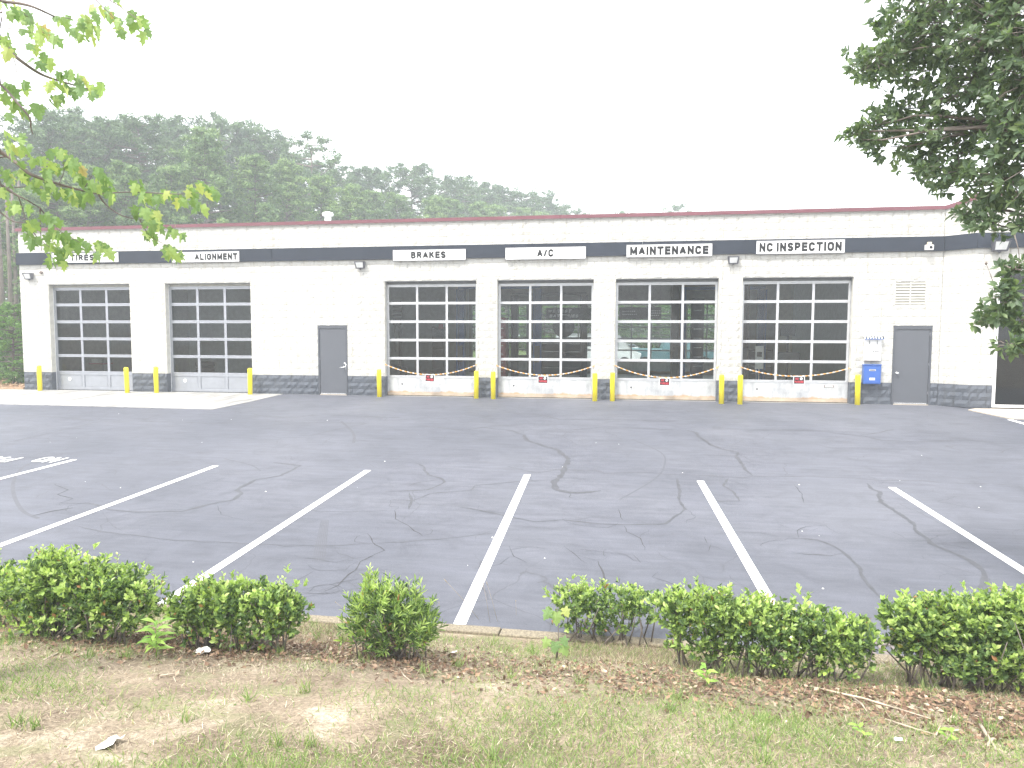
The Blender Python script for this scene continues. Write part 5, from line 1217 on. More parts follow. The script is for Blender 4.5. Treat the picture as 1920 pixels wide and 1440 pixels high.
CL = [(15, 12, 4, 22), (42, 28, 3, 10), (60, 28, 3, 12), (28, 22, 2, 8), (55, 40, 3, 14), (75, 62, 3, 12), (50, 60, 3, 10), (98, 72, 3, 10), (82, 62, 3, 10), (110, 38, 4, 8), (125, 40, 3, 8), (150, 40, 6, 13), (168, 45, 7, 14), (180, 62, 5, 12), (135, 62, 3, 8), (158, 70, 2, 8), (172, 20, 3, 8), (188, 20, 3, 9), (207, 25, 3, 9), (215, 42, 4, 10), (232, 60, 3, 10), (245, 38, 5, 12), (262, 45, 6, 12), (272, 60, 3, 8), (220, 8, 2, 6),
      (5, 72, 4, 10), (8, 90, 2, 8), (62, 95, 3, 8), (80, 105, 2, 6), (72, 115, 3, 10), (85, 118, 2, 6), (112, 145, 3, 8), (130, 140, 5, 10), (145, 150, 5, 12), (95, 165, 3, 10), (120, 165, 4, 10), (140, 170, 4, 10), (160, 165, 4, 10), (175, 178, 3, 8), (190, 165, 4, 9), (105, 190, 3, 8), (115, 185, 3, 8), (92, 192, 2, 6),
      (10, 165, 3, 10), (5, 180, 2, 8), (25, 175, 3, 8), (45, 165, 3, 9), (30, 200, 4, 10), (42, 215, 3, 10), (15, 220, 2, 8), (72, 205, 3, 9), (75, 215, 1, 5), (12, 255, 4, 12), (30, 262, 3, 10), (50, 280, 3, 10), (10, 275, 3, 10), (28, 285, 3, 9),
      (95, 285, 4, 12), (115, 290, 3, 10), (75, 305, 4, 12), (100, 315, 4, 12), (90, 325, 3, 10), (130, 308, 6, 11), (140, 320, 5, 10), (30, 318, 5, 14), (10, 325, 5, 12), (45, 335, 4, 10), (60, 345, 5, 12), (85, 350, 4, 12), (20, 345, 4, 10), (5, 365, 4, 10), (25, 390, 5, 12), (45, 390, 3, 9), (85, 368, 4, 8), (110, 360, 5, 12), (130, 362, 5, 12), (150, 368, 5, 10), (165, 365, 4, 10), (185, 325, 5, 10), (192, 340, 4, 9), (185, 350, 4, 10), (200, 360, 4, 8), (210, 365, 3, 8), (170, 345, 3, 8), (145, 335, 3, 9), (155, 345, 3, 9),
      (255, 350, 6, 11), (265, 362, 4, 10), (272, 372, 3, 8), (300, 372, 4, 9), (320, 368, 4, 10), (335, 378, 4, 10), (360, 358, 5, 10), (375, 355, 4, 9), (390, 358, 3, 8), (405, 362, 2, 5), (360, 378, 5, 10), (372, 385, 3, 8), (252, 398, 5, 8), (270, 395, 4, 8), (290, 402, 5, 10), (285, 418, 5, 9), (300, 425, 4, 8), (325, 440, 4, 9), (340, 445, 3, 7), (275, 440, 5, 10), (290, 450, 3, 8), (318, 470, 5, 10), (325, 485, 4, 8), (340, 478, 3, 7), (312, 480, 2, 6),
      (90, 410, 4, 9), (100, 418, 3, 7), (55, 420, 4, 8), (50, 435, 3, 8), (62, 452, 3, 8), (100, 440, 6, 12), (115, 450, 5, 10), (95, 455, 4, 10), (130, 455, 5, 10), (150, 462, 4, 10), (105, 475, 5, 10), (100, 490, 5, 9), (120, 495, 3, 8), (172, 460, 5, 9), (185, 465, 4, 8), (180, 478, 3, 6), (200, 470, 3, 7), (120, 470, 3, 8)]
k = 0; leafq = []
for (u, v, n_, sprd) in CL:
    for j in range(n_):
        if j >= n_*0.86: break
        uu, vv = u+rng.normal()*sprd*0.55, v+rng.normal()*sprd*0.45-6; p = mloc(uu, vv, rng.normal()*0.10+0.02)
        s_ = rng.uniform(0.036, 0.060)
        tipd = Vector((rng.normal()*0.32+0.12, rng.normal()*0.4-0.05, -1.0)).normalized(); nrm = Vector((rng.normal()*0.9, -1.0+rng.normal()*0.5, 0.6+rng.normal()*0.5))
        nrm = (nrm-tipd*nrm.dot(tipd)).normalized(); X = tipd.cross(nrm)
        mt = Matrix((X, tipd, nrm)).transposed().to_euler()
        leafq.append((p, Matrix((X, tipd, nrm)).transposed(), s_)); k += 1

print('maple leaves', len(leafq))
leafq.sort(key=lambda q: -q[2]/((q[0]+ML-CAM).dot(FW)))
for i, (p, mt, s_) in enumerate(leafq[:300]): link('leaf', MLF[i % 7], maple, p, mt.to_euler(), (s_*0.86, s_, s_))
if leafq[300:]:
    parts = []
    for i, (p, mt, s_) in enumerate(leafq[300:]):
        me = MLF[i % 7]; vv_ = np.array([v_.co[:] for v_ in me.vertices]); tri = []
        for pl in me.polygons:
            ix = list(pl.vertices)
            for q_ in range(1, len(ix)-1): tri.append((ix[0], ix[q_], ix[q_+1]))
        parts.append(((vv_*s_)@np.array(mt).T+np.array(p), np.array(tri)))
    V, F = join(parts); link('foliage', npmesh('foliage', V, F, M['maple']), maple)['kind'] = 'stuff'

# ------------------------------------------------------------------ big leafy tree, right
rt = empty('broadleaf_tree'); tp = at(2080, 1000, 6.6); tp.z = bankz(tp.y); rt.location = tp; RL = Vector(tp)
tag(rt, 'dark leafy tree overhanging the right side of the building', 'tree')
b = MB(); top = at(2040, -500, 7.4)-RL
b.tube([Vector((0, 0, -0.1)), Vector((0.02, 0.02, 1.0)), Vector((-0.03, 0.05, 2.4)), top*0.75, top], [0.15, 0.12, 0.10, 0.07, 0.03], 10); b.build('trunk', M['twig'], rt)
BLB = [(1680, 90, 72, 52, 7.0), (1640, 110, 38, 42, 6.8), (1700, 40, 60, 45, 7.2), (1790, 40, 95, 60, 7.0), (1885, 50, 90, 70, 6.6), (1755, 130, 85, 50, 7.2), (1850, 150, 90, 55, 6.8), (1930, 150, 60, 90, 6.4), (1690, 205, 50, 32, 7.0), (1640, 235, 42, 28, 6.8), (1612, 262, 22, 14, 6.7), (1670, 275, 48, 24, 7.0), (1740, 240, 62, 40, 7.0), (1830, 245, 80, 48, 6.8), (1910, 250, 60, 55, 6.4), (1735, 305, 42, 28, 7.0), (1800, 320, 65, 40, 6.8), (1880, 335, 60, 38, 6.5), (1760, 352, 20, 12, 7.0), (1835, 385, 38, 22, 6.7), (1820, 405, 28, 12, 6.6), (1870, 420, 48, 22, 6.5), (1915, 415, 22, 16, 6.4), (1890, 380, 25, 14, 6.5), (1840, -60, 150, 70, 7.0), (1990, 60, 90, 130, 6.4), (2000, 280, 90, 120, 6.2), (2020, -100, 140, 120, 6.8),
       (1865, 585, 38, 18, 5.9), (1848, 598, 24, 12, 5.9), (1895, 560, 28, 28, 5.8), (1905, 505, 24, 18, 5.8), (1915, 600, 18, 26, 5.8), (1890, 645, 26, 11, 5.7), (1915, 650, 18, 12, 5.7), (1990, 570, 50, 70, 5.8), (1600, 252, 18, 10, 6.7), (2150, 180, 120, 140, 6.6), (2230, -40, 120, 120, 7.0), (2200, 380, 90, 80, 6.4), (2290, 200, 90, 90, 7.2), (2130, -260, 150, 90, 7.2)]
TL, FL = oval_leaf(1, 0.46, 0.07, 0.16)
allP, allM, allS, twigs, limbs = [], [], [], MB(), []
attach = lambda z: Vector((0, 0, max(0.9, z)))
for (u, v, ru, rv, d) in BLB:
    C = at(u, v, d)-RL; R_ = ru/FPX*d; RV = rv/FPX*d
    b = MB(); zat = min(top.z*0.92, max(0.8, C.z-0.25)); st = Vector((top.x*zat/top.z*0.9, top.y*zat/top.z*0.9, zat)); mid = (st+C)/2+Vector((rng.normal()*.08, rng.normal()*.08, 0.12))
    pts_ = []
    for q_ in range(9):
        t_ = q_/8; w_ = math.sin(math.pi*t_); pts_.append(st.lerp(C, t_)+Vector((0.04*math.sin(q_*0.9+u), 0.14*w_+0.04*math.cos(q_*0.8+v), 0.10*w_+0.035*math.sin(q_*0.9+v)))*min(1, w_*2))
    b.tube(pts_, list(np.linspace(0.022, 0.004, 9)), 6); b.build('branch', M['twig'], rt)
    nro = int(ru*rv/44)+3 if u < 1960 else int(ru*rv/90)
    for k in range(nro):
        q = rng.normal(size=3); q = q/np.linalg.norm(q)*rng.random()**(0.42); c = Vector((q[0]*R_, q[1]*R_*0.9, q[2]*RV)); tipp = C+c
        out = np.array(c.normalized())*0.7+np.array([0, 0, 0.25])+rng.normal(size=3)*0.35; out /= np.linalg.norm(out)
        if rng.random() < 0.6: twigs.tube([C+c*0.35, C+c*0.7+Vector((0, 0, 0.01)), tipp], [0.004, 0.003, 0.002], 3, False)
        nl = rng.integers(5, 9); a0 = rng.random()*6.28; t1 = np.cross(out, [0.3, 0.2, 1.0]); t1 /= np.linalg.norm(t1); t2 = np.cross(out, t1)
        for j in range(nl):
            a = a0+j*2.4; sp = rng.uniform(0.6, 1.5); dd = out+(t1*math.cos(a)+t2*math.sin(a))*sp+np.array([0, 0, -0.15]); dd /= np.linalg.norm(dd)
            allP.append(np.array(tipp)+dd*0.006-out*0.02*rng.random()*j*0.5); allM.append((dd, out)); allS.append(rng.uniform(0.045, 0.085))
allP = np.array(allP); D_ = np.array([m[0] for m in allM]); O_ = np.array([m[1] for m in allM]); MM = frames(D_, O_+rng.normal(size=O_.shape)*0.25); allS = np.array(allS)
tw = twigs.build('twigs', M['twig'], rt); tw['kind'] = 'stuff'
# leaves: 300 that show largest as parts
W3 = allP+np.array(RL); rel = W3-np.array(CAM); dep = rel@np.array(FW); uu = 960+FPX*(rel@np.array(RT))/dep; vv = 720-FPX*(rel@np.array(UP))/dep
inside = (uu < 1915) & (vv > 5); score = np.where(inside, allS/dep, 0); order = np.argsort(-score); first = set(order[:300].tolist())
lm = npmesh('leaf', TL, FL, M['oakleaf_single'])
for i in order[:300]:
    link('leaf', lm, rt, Vector(allP[i]), Matrix(MM[i].tolist()).to_euler(), (allS[i],)*3)
rest = np.array([i for i in range(len(allP)) if i not in first])
V, F = scatter(TL, FL, allP[rest], MM[rest], allS[rest]); lv = link('foliage', npmesh('foliage', V, F, M['oakleaf']), rt); lv['kind'] = 'stuff'
b = MB(); 
for (u0, v0, u1, v1) in ((1866, 548, 1849, 494), (1902, 440, 1912, 490)):
    b.tube([at(u0, v0, 5.9)-RL, at((u0+u1)/2+2, (v0+v1)/2, 5.9)-RL, at(u1, v1, 5.9)-RL], [0.004, 0.003, 0.002], 4); e_ = at(u1, v1, 5.9)-RL; b.lathe([(0.004, -0.01), (0.011, 0), (0.004, 0.012)], e_, 8)
b.build('seed_stalk', M['twig'], rt)

# ------------------------------------------------------------------ hedge shrubs
TS, FS = oval_leaf(1, 0.5, 0.08, 0.10)
def shrub(label, lobes, dens=1.0, leafL=0.036, spikes=(), narrow=False, shoots=()):
    """lobes: (u, vcentre, ru, rv) in pixels on the hedge line; stands where its foot meets the bank"""
    us = [l[0] for l in lobes]; uc = sum(us)/len(us); vfoot = max(l[1]+l[3] for l in lobes)
    foot = on_bank(uc, vfoot+6); y0 = foot.y+0.16; base_ = Vector((foot.x, y0, bankz(y0))); o = empty('hedge_shrub', base_)
    tag(o, label, 'shrub', 'shrubs of the clipped hedge along the lot'); P, Dd, Up, Sc, New = [], [], [], [], []; stems = MB()
    for (u, v, ru, rv) in lobes:
        c = on_wall(u, v, y0); dpt = (c-CAM).dot(FW); rx, rz = ru/FPX*dpt, rv/FPX*dpt; ry = min(0.34, max(0.16, rx*0.8)); C = c-base_
        n = int(dens*ru*rv*0.175)
        for k in range(n):
            q = rng.normal(size=3); q /= np.linalg.norm(q); rad = rng.random()**0.3*(1+0.22*max(0, rng.normal())*max(0, q[2]))
            if q[2] < -0.5: rad *= 0.8
            bumpy = 1+0.20*math.sin(q[0]*7+u)+0.15*math.sin(q[2]*9+v)+0.14*math.sin(q[1]*8+u)
            pt = np.array([q[0]*rx, q[1]*ry, q[2]*rz])*rad*bumpy; ptw = np.array(C)+pt
            hg = base_.z+ptw[2]-bankz(base_.y+ptw[1])
            if hg < 0.05 or (hg < 0.26 and rng.random() > (hg/0.26)**0.7*0.75): continue
            out = q*np.array([.6, .6, .5])+np.array([0, 0, 0.75])+rng.normal(size=3)*0.4; out /= np.linalg.norm(out)
            t1 = np.cross(out, [0.9, 0.3, 0.1]); t1 /= np.linalg.norm(t1); t2 = np.cross(out, t1); nl = rng.integers(4, 8); a0 = rng.random()*6; fresh = rng.random()
            for j in range(nl):
                a = a0+j*2.4; sp = rng.uniform(0.35, 1.1); dd = out+(t1*math.cos(a)+t2*math.sin(a))*sp; dd /= np.linalg.norm(dd)
                P.append(ptw+out*0.012*j*0.6); Dd.append(dd); Up.append(out); Sc.append(leafL*0.98*rng.uniform(0.6, 1.2)*(0.85+0.3*rad)); New.append(1 if (rad > 0.86 and q[2] > 0.0 and fresh < 0.5) else 0)
        for k in range(max(4, int(ru/7))):
            a = rng.uniform(-1, 1); st = Vector((C.x*0.88+a*rx*0.5, rng.normal()*0.05, 0)); st.z = bankz(base_.y+st.y)-base_.z-0.02
            en = Vector((C.x+rng.uniform(-1, 1)*rx*0.9, C.y+rng.normal()*ry*0.5, C.z+rng.uniform(-0.3, 0.7)*rz)); md = (st+en)/2+Vector((rng.normal()*.05, rng.normal()*.05, 0.02))
            stems.tube([st, md, en], [0.0065, 0.005, 0.002], 5)
    spikes = list(spikes)+[(l[0]+rng.uniform(-.8, .8)*l[2], l[1]-l[3]*0.55, l[1]-l[3]*rng.uniform(1.05, 1.62), 10) for l in lobes for _ in range(4) if l[1]-l[3] < min(m_[1]-m_[3] for m_ in lobes)+34]
    for (u, vb, vt_, nn) in spikes:           # taller new shoots
        a, c = on_wall(u, vb, y0)-base_, on_wall(u+rng.normal()*3, vt_, y0)-base_
        stems.tube([a, (a+c)/2, c], [0.003, 0.0025, 0.001], 4)
        for j in range(nn):
            t = (j+0.5)/nn; p_ = np.array(a.lerp(c, t)); aa = j*2.4; dd = np.array([math.cos(aa)*0.8, math.sin(aa)*0.8, 0.9]); P.append(p_); Dd.append(dd/np.linalg.norm(dd)); Up.append(np.array([0, -.3, 1.])); Sc.append(leafL*1.15*(1.1-0.5*t)); New.append(1)
    P, Dd, Up, Sc = map(np.array, (P, Dd, Up, Sc)); sc3 = np.stack([Sc*(0.55 if narrow else 1.0), Sc*(1.35 if narrow else 1.0), Sc], 1)
    V, F = scatter(TS, FS, P, frames(Dd, Up+rng.normal(size=Up.shape)*0.3), sc3)
    f = link('foliage', npmesh('foliage', V, F, [M['shrub'], M['shrub_new']], np.repeat(New, len(FS))), o); f['kind'] = 'stuff'; stems.build('stems', M['twig'], o)
    return o
shrub('large mounded green shrub second from the left edge of the photo', [(60, 1120, 60, 45), (110, 1090, 62, 42), (185, 1110, 62, 50), (235, 1140, 58, 52), (130, 1160, 90, 45), (60, 1170, 50, 32), (95, 1065, 26, 24)], spikes=[(88, 1070, 1030, 14), (100, 1075, 1022, 16), (290, 1110, 1078, 8), (302, 1115, 1085, 6)])
shrub('green shrub cut off by the left edge of the photo', [(-15, 1100, 34, 40), (-25, 1150, 40, 30)])
shrub('rounded green shrub just right of the second nearest parking line end', [(350, 1140, 30, 34), (395, 1135, 42, 40), (450, 1135, 48, 38), (515, 1140, 46, 36), (380, 1185, 55, 36), (470, 1188, 75, 34), (535, 1165, 28, 38)], dens=1.0)
shrub('small pointed shrub with narrow leaves standing alone', [(700, 1130, 36, 30), (745, 1145, 42, 36), (690, 1175, 45, 38), (750, 1190, 55, 40), (790, 1180, 30, 32), (720, 1215, 48, 24)], leafL=0.038, narrow=True, spikes=[(690, 1110, 1062, 20), (694, 1115, 1085, 12)])
shrub('loose open shrub with maple seedlings growing through its left side', [(1070, 1135, 34, 32), (1110, 1130, 34, 30), (1090, 1175, 50, 34), (1175, 1130, 30, 24), (1150, 1170, 45, 28), (1215, 1140, 30, 22)], dens=0.85, spikes=[(1090, 1110, 1092, 6), (1235, 1130, 1112, 8)])
shrub('wide clipped green shrub covering the end of the fifth parking line', [(1270, 1150, 36, 34), (1330, 1150, 50, 34), (1400, 1165, 60, 40), (1470, 1180, 60, 40), (1540, 1195, 55, 36), (1600, 1205, 42, 36), (1320, 1205, 60, 34), (1440, 1225, 80, 34), (1560, 1235, 60, 34)], spikes=[(1308, 1130, 1108, 8), (1430, 1135, 1115, 6), (1385, 1140, 1122, 8)])
shrub('dense dark green shrub at the right edge beside the drain grate', [(1710, 1170, 42, 34), (1760, 1165, 52, 36), (1840, 1170, 62, 42), (1905, 1170, 50, 46), (1740, 1215, 60, 40), (1830, 1235, 80, 46), (1900, 1250, 60, 48), (1960, 1200, 50, 60)], dens=1.05, leafL=0.040, spikes=[(1835, 1140, 1112, 8), (1890, 1135, 1105, 10)])

# weeds and seedlings
def weed(u, v, h, n, L, wd, label, name='weed_plant', mat='weed'):
    p = on_bank(u, v); o = empty(name, p); tag(o, label, 'weed'); b = MB(); P, Dd = [], []; st_ = Vector((rng.normal()*.02, 0, h)); b.tube([(0, 0, -0.01), st_*0.5+Vector((.01, 0, 0)), st_], [0.003, 0.0025, 0.0015], 5); b.build('stem', M[mat], o)
    for j in range(n):
        t = 0.25+0.75*j/n; a = j*2.4; P.append(np.array(st_)*t); Dd.append(np.array([math.cos(a), math.sin(a), 0.5-0.2*rng.random()]))
    T, F_ = oval_leaf(1, wd, 0.05, 0.3)
    V, F = scatter(T, F_, np.array(P), frames(np.array(Dd), np.tile([0, -.4, 1.], (n, 1))), np.full(n, L)); link('leaves', npmesh('leaves', V, F, M[mat]), o)['kind'] = 'stuff'
weed(292, 1238, 0.24, 18, 0.115, 0.24, 'bright narrow-leaved weed in front of the first shrub gap')
weed(282, 1225, 0.14, 10, 0.07, 0.28, 'small narrow-leaved weed beside the taller bright one')
weed(1325, 1290, 0.14, 8, 0.075, 0.35, 'three-leaved green sprig below the wide clipped shrub')
weed(1770, 1395, 0.08, 5, 0.055, 0.35, 'broad-leaved weed in the leaf litter at lower right')
weed(1620, 1385, 0.07, 5, 0.05, 0.35, 'pale green weed at the edge of the litter near lower right')
for ii, (u, v, n_, lb) in enumerate(((1045, 1140, 3, 'yellow-green maple seedling at the top left of the open shrub'), (1042, 1195, 4, 'maple seedling with large leaves low on the left of the open shrub'), (1060, 1240, 6, 'dark green maple seedling at the foot of the open shrub'), (1155, 1262, 5, 'bright maple seedling in front of the open shrub'))):
    yb = -16.55 if ii < 3 else -16.9; tp_ = on_wall(u, v, yb); o = empty('maple_seedling', (tp_.x, yb, bankz(yb))); tag(o, lb, 'seedling', 'maple seedlings in the hedge'); hgt = tp_.z-bankz(yb)
    b = MB(); b.tube([(0, 0, -0.02), (0.01, 0, hgt*0.5), (0, 0, hgt)], [0.004, 0.003, 0.002], 5); b.build('stem', M['twig'], o)
    for j in range(n_):
        a = j*2.1+0.5; s_ = rng.uniform(0.07, 0.095); tipd = Vector((math.cos(a)*0.5, -0.25, -0.8)).normalized(); nrm = Vector((0.2*math.cos(a), -1, 0.7)); nrm = (nrm-tipd*nrm.dot(tipd)).normalized(); X = tipd.cross(nrm)
        link('leaf', MLF[(j+ii) % 7], o, (math.cos(a)*0.06, -0.04, hgt+0.02-0.03*j*0.6), Matrix((X, tipd, nrm)).transposed().to_euler(), (s_,)*3)
# dry seed stalks in front of the lot
for i, (u0, v0, u1, v1) in enumerate(((905, 1168, 832, 1085), (920, 1172, 905, 1088), (935, 1172, 912, 1090), (823, 1165, 823, 1128), (968, 1160, 967, 1125), (1846, 1430, 1860, 1300), (610, 1190, 700, 1130)[:4] if False else (650, 1150, 628, 1128))):
    g = on_bank(u0, v0); t_ = on_wall(u1, v1, g.y); o = empty('grass_stalk', g); m_ = t_-g; b = MB(); b.tube([(0, 0, -0.01), m_*0.5+Vector((0, 0, 0.01)), m_], [0.0016, 0.0013, 0.001], 4); b.build('stem', M['straw'], o)
    b = MB(); b.tube([m_*0.9, m_*0.95, m_], [0.001, 0.004, 0.001], 5); b.build('seed_head', M['straw'], o)
    tag(o, ['long dry grass stalk leaning left across the centre parking line', 'upright dry grass stalk right of the centre parking line', 'thin dry stalk just right of the centre line end', 'short dry stalk left of the centre parking line', 'short pale stalk in the lot right of the centre line', 'tall straw stalk in the litter at lower right', 'short dry stalk behind the narrow-leaved shrub'][i], 'grass stalk', 'dry grass stalks')

# ------------------------------------------------------------------ bank ground cover
def bankarr(P):
    ysb = np.array([p[0] for p in BP]); zsb = np.array([p[1] for p in BP]); z = np.interp(P[:, 1], ysb, zsb)
    return z+0.02*np.sin(P[:, 0]*2.1+P[:, 1]*3)*np.cos(P[:, 0]*1.3-P[:, 1]*2.2)+0.012*np.sin(P[:, 0]*6.3)*np.sin(P[:, 1]*7.1)
def field(P, seed):
    r = np.random.default_rng(seed); f = np.zeros(len(P))
    for k in range(9):
        a = r.uniform(0, 6.28); fr = r.uniform(1.2, 7); f += np.sin((P[:, 0]*math.cos(a)+P[:, 1]*math.sin(a))*fr+r.uniform(0, 6.28))/math.sqrt(fr)
    return f
X0, X1 = 0.5, 15.5
def spread(n, y0=-19.3, y1=-15.9):
    P = np.stack([rng.uniform(X0, X1, n), rng.uniform(y0, y1, n), np.zeros(n)], 1)
    # keep only what the view reaches, plus a margin
    rel = P-np.array(CAM); dep = rel@np.array(FW); u = (rel@np.array(RT))/dep; ok = np.abs(u) < 0.92
    P = P[ok]; P[:, 2] = bankarr(P); return P
hedgey = -16.75
def uvof(P):
    rel = P-np.array(CAM); dep = rel@np.array(FW); return 960+FPX*(rel@np.array(RT))/dep, 720-FPX*(rel@np.array(UP))/dep
# green grass: mostly in the nearest part and to the right
P = spread(400000); f = field(P, 5)
near = np.clip((-17.15-P[:, 1])/1.1, 0, 1); right = np.clip((P[:, 0]-6.0)/2.5, 0, 1)
dens = 0.12+near*(0.42+0.50*right)+0.20*(P[:, 1] > -16.35)*1.0; keep = (rng.random(len(P)) < np.clip(dens+f*0.22*(0.35+near), 0.015, 1)); P = P[keep]
n = len(P); d = np.stack([rng.normal(size=n)*0.75, rng.normal(size=n)*0.75, np.full(n, 1.0)], 1)
TG = np.array([(-0.5, 0, 0), (0.5, 0, 0), (0.35, 0.55, 0.05), (-0.35, 0.55, 0.05), (0, 1, 0.25)])
TGF = np.array([(0, 1, 2), (0, 2, 3), (3, 2, 4)])
V, F = scatter(TG, TGF, P-np.array([0, 0, .004]), frames(d), np.stack([rng.uniform(.0022, .0042, n), rng.uniform(.025, .06, n), rng.uniform(.02, .06, n)], 1))
tag(link('lawn_grass', npmesh('lawn_grass', V, F, M['grass'])), 'patchy green grass in the foreground of the bank', 'grass', None, 'stuff')
print('grass blades', n)
# tufts
TP = spread(170); P = np.repeat(TP, 26, 0)+np.stack([rng.normal(size=len(TP)*26)*.018, rng.normal(size=len(TP)*26)*.018, np.zeros(len(TP)*26)], 1); n = len(P)
d = np.stack([rng.normal(size=n)*.45, rng.normal(size=n)*.45, np.full(n, 1.0)], 1)
V, F = scatter(TG, TGF, P, frames(d), np.stack([rng.uniform(.003, .005, n), rng.uniform(.05, .11, n), rng.uniform(.05, .10, n)], 1))
tag(link('grass_tufts', npmesh('grass_tufts', V, F, M['grass'])), 'taller grass tufts scattered over the bank', 'grass', None, 'stuff')
# dry straw lying flat
P = spread(180000); n = len(P); f = field(P, 9); keep = rng.random(n) < np.clip(0.55+0.25*f, 0.12, 1); P = P[keep]; n = len(P)
d = np.stack([rng.normal(size=n), rng.normal(size=n), rng.normal(size=n)*0.22+0.12], 1)
V, F = scatter(QUAD_T, QUAD_F, P+np.array([0, 0, .004]), frames(d, np.tile([0, 0, 1.], (n, 1))), np.stack([rng.uniform(.0012, .0028, n), rng.uniform(.012, .045, n), np.full(n, .03)], 1))
tag(link('dry_straw', npmesh('dry_straw', V, F, M['straw'])), 'dry straw and dead grass lying over the bank', 'dry grass', None, 'stuff')
# standing dry grass near the lot edge
P = spread(70000, -16.6, -15.74); n = len(P); keep = rng.random(n) < np.clip(0.5+0.35*field(P, 3), 0, 1); P = P[keep]; n = len(P)
V, F = scatter(TG, TGF, P, frames(np.stack([rng.normal(size=n)*.6, rng.normal(size=n)*.6, np.ones(n)], 1)), np.stack([rng.uniform(.002, .0035, n), rng.uniform(.02, .06, n), rng.uniform(.02, .05, n)], 1))
tag(link('dry_verge_grass', npmesh('dry_verge_grass', V, F, M['straw'])), 'short standing dry grass between the shrubs and the lot', 'dry grass', None, 'stuff')
# brown litter under the hedge, heavier on the right
P = spread(225000, -18.3, -16.0); n = len(P); u_, v_ = uvof(P)
line = -16.95-0.25*np.clip((P[:, 0]-7)/4, 0, 1); wgt = np.exp(-((P[:, 1]-line)/0.36)**2)*(0.40+0.60*np.clip((P[:, 0]-8.6)/2.2, 0, 1)+0.35*np.clip((7.2-P[:, 0])/2, 0, 1)); wgt += 0.5*np.exp(-((P[:, 1]+17.45)/0.35)**2)*np.clip((P[:, 0]-9.2)/1.5, 0, 1)
keep = rng.random(n) < wgt*(0.75+0.3*field(P, 21)); P = P[keep]; n = len(P)
TLt = np.array([(0, 0, 0), (-0.3, 0.4, 0.10), (0, 0.5, 0), (0.3, 0.45, 0.14), (0.05, 1, 0.1)]); FLt = np.array([(0, 2, 1), (0, 3, 2), (1, 2, 4), (2, 3, 4)])
d = np.stack([rng.normal(size=n), rng.normal(size=n), rng.normal(size=n)*0.25], 1)
V, F = scatter(TLt, FLt, P+np.array([0, 0, .008]), frames(d, np.tile([0, 0, 1.], (n, 1))+rng.normal(size=(n, 3))*.4), rng.uniform(.010, .045, n))
tag(link('leaf_litter', npmesh('leaf_litter', V, F, M['litter'])), 'brown dead leaves under the hedge shrubs', 'leaf litter', None, 'stuff')
print('litter', n)
# sticks
sticks = [((1520, 1290, 1745, 1350), .007, 'long pale stick lying under the wide clipped shrub'), ((1838, 1362, 1868, 1408), .009, 'pale forked wood scrap upright at lower right'), ((1850, 1402, 1878, 1388), .008, 'short pale stick crossing the forked scrap'), ((1865, 1408, 1895, 1425), .007, 'thin stick at the lower right corner'), ((1660, 1350, 1750, 1378), .005, 'thin curved twig in the brown litter'), ((1755, 1380, 1790, 1362), .004, 'short twig in the litter below the right shrub'), ((80, 1240, 120, 1222), .005, 'dark twig below the large left shrub'), ((745, 1250, 778, 1285), .004, 'thin bent twig below the narrow-leaved shrub'), ((300, 1268, 345, 1262), .004, 'thin twig on the bare soil at left'), ((1600, 1310, 1625, 1335), .005, 'small twig beside the long pale stick')]
for (a, rad, lb) in sticks:
    p, q = on_bank(a[0], a[1]), on_bank(a[2], a[3]); o_ = (p+q)/2; m_ = (p-o_).lerp(q-o_, .5)+Vector((rng.normal()*.02, rng.normal()*.02, .004)); b = MB()
    b.tube([p-o_+Vector((0, 0, rad)), m_+Vector((0, 0, rad)), q-o_+Vector((0, 0, rad))], [rad, rad*0.9, rad*0.5], 6)
    s_ = b.build('fallen_stick', M['twig_pale'], None, o_); tag(s_, lb, 'stick', 'fallen sticks on the bank')
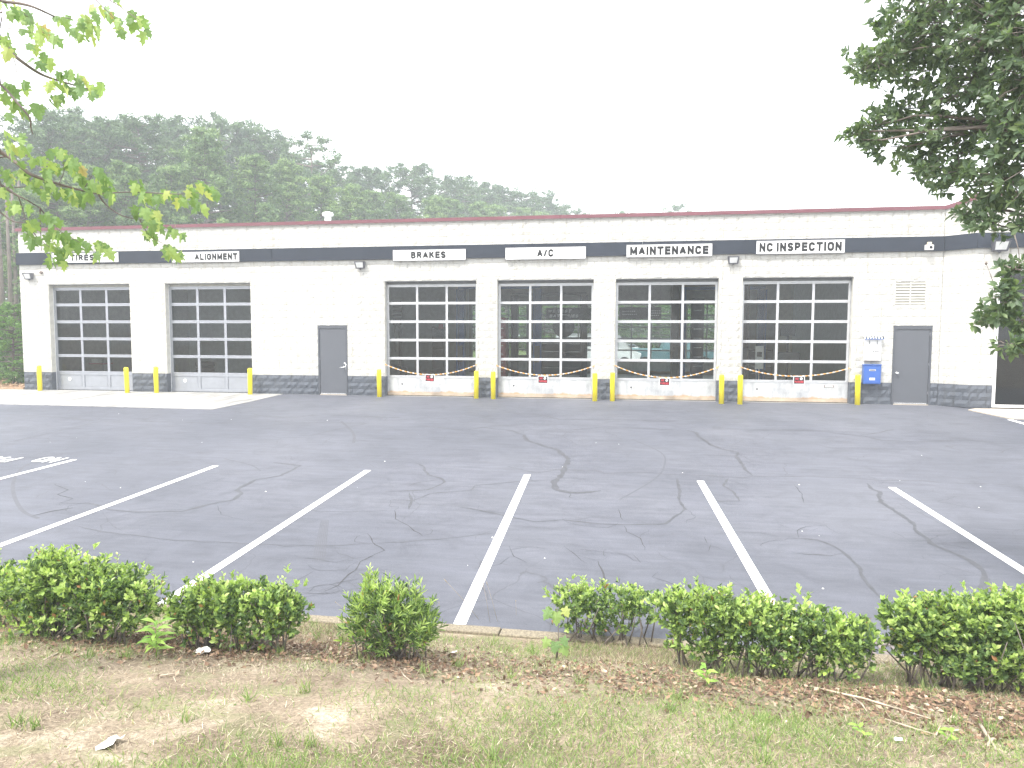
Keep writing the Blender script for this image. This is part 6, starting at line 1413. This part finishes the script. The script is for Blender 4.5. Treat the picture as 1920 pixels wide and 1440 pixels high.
# paper scraps and stones
for u, v, s_, lb in ((380, 1226, .075, 'crumpled white paper scrap at the foot of the rounded left shrub'), (205, 1400, .07, 'flat pale paper scrap in the bare soil at lower left'), (852, 1226, .028, 'tiny white paper scrap in the grass at centre'), (1685, 1390, .02, 'tiny pale scrap in the grass at lower right')):
    p = on_bank(u, v); b = MB(); g = 5; vs = [((i/(g-1)-.5)*s_*1.6+rng.normal()*s_*.06, (j/(g-1)-.5)*s_*1.1+rng.normal()*s_*.06, 0.012+abs(rng.normal())*s_*.14) for j in range(g) for i in range(g)]
    b.add(vs, [(j*g+i, j*g+i+1, (j+1)*g+i+1, (j+1)*g+i) for j in range(g-1) for i in range(g-1)]); o = b.build('paper_scrap', M['paper'], None, p); o.rotation_euler = (R(-14), R(8), rng.random()*3); tag(o, lb, 'paper scrap')
# drain grate beside the right shrub
p = on_lot(1690, 1226); o = empty('drain_grate', (p.x+0.06, EDGE-0.02, lotz(EDGE)+0.004)); tag(o, 'rusty iron drain grate at the lot edge between the two right shrubs', 'drain')
b = MB(); W, D = 0.36, 0.24
for bx in (((-W, -D, -0.03), (W, -D+0.05, 0.012)), ((-W, D-0.05, -0.03), (W, D, 0.012)), ((-W, -D+0.05, -0.03), (-W+0.05, D-0.05, 0.012)), ((W-0.05, -D+0.05, -0.03), (W, D-0.05, 0.012))): b.box(*bx)
b.box((-W-0.02, D+0.001, -0.03), (W+0.02, D+0.022, 0.02)); b.build('frame', M['iron'], o)
bb = MB(); bb.box((-0.02, -D+0.052, -0.025), (0.02, D-0.052, 0.008), 0.003); bm_ = bb.mesh('bar', M['iron'])
for k in range(7): link('bar', bm_, o, (-W+0.05+(k+0.5)*(2*W-0.1)/7, 0, 0))
b = MB(); b.box((-W+0.05, -D+0.05, -0.029), (W-0.05, D-0.05, -0.0265)); b.build('sump', M['hole'], o)

# ------------------------------------------------------------------ haze
b = MB(); b.box((-305, -205, -1.6), (305, 405, 24)); hz = b.build('haze', None) if False else None
m = bpy.data.materials.new('haze'); m.use_nodes = True; t = m.node_tree; t.nodes.clear(); oo = t.nodes.new('ShaderNodeOutputMaterial'); pv = t.nodes.new('ShaderNodeVolumePrincipled')
pv.inputs['Density'].default_value = 0.0029; pv.inputs['Color'].default_value = (0.90, 0.96, 1.0, 1); t.links.new(pv.outputs[0], oo.inputs['Volume'])
hz = b.build('haze', m); tag(hz, kind='stuff')
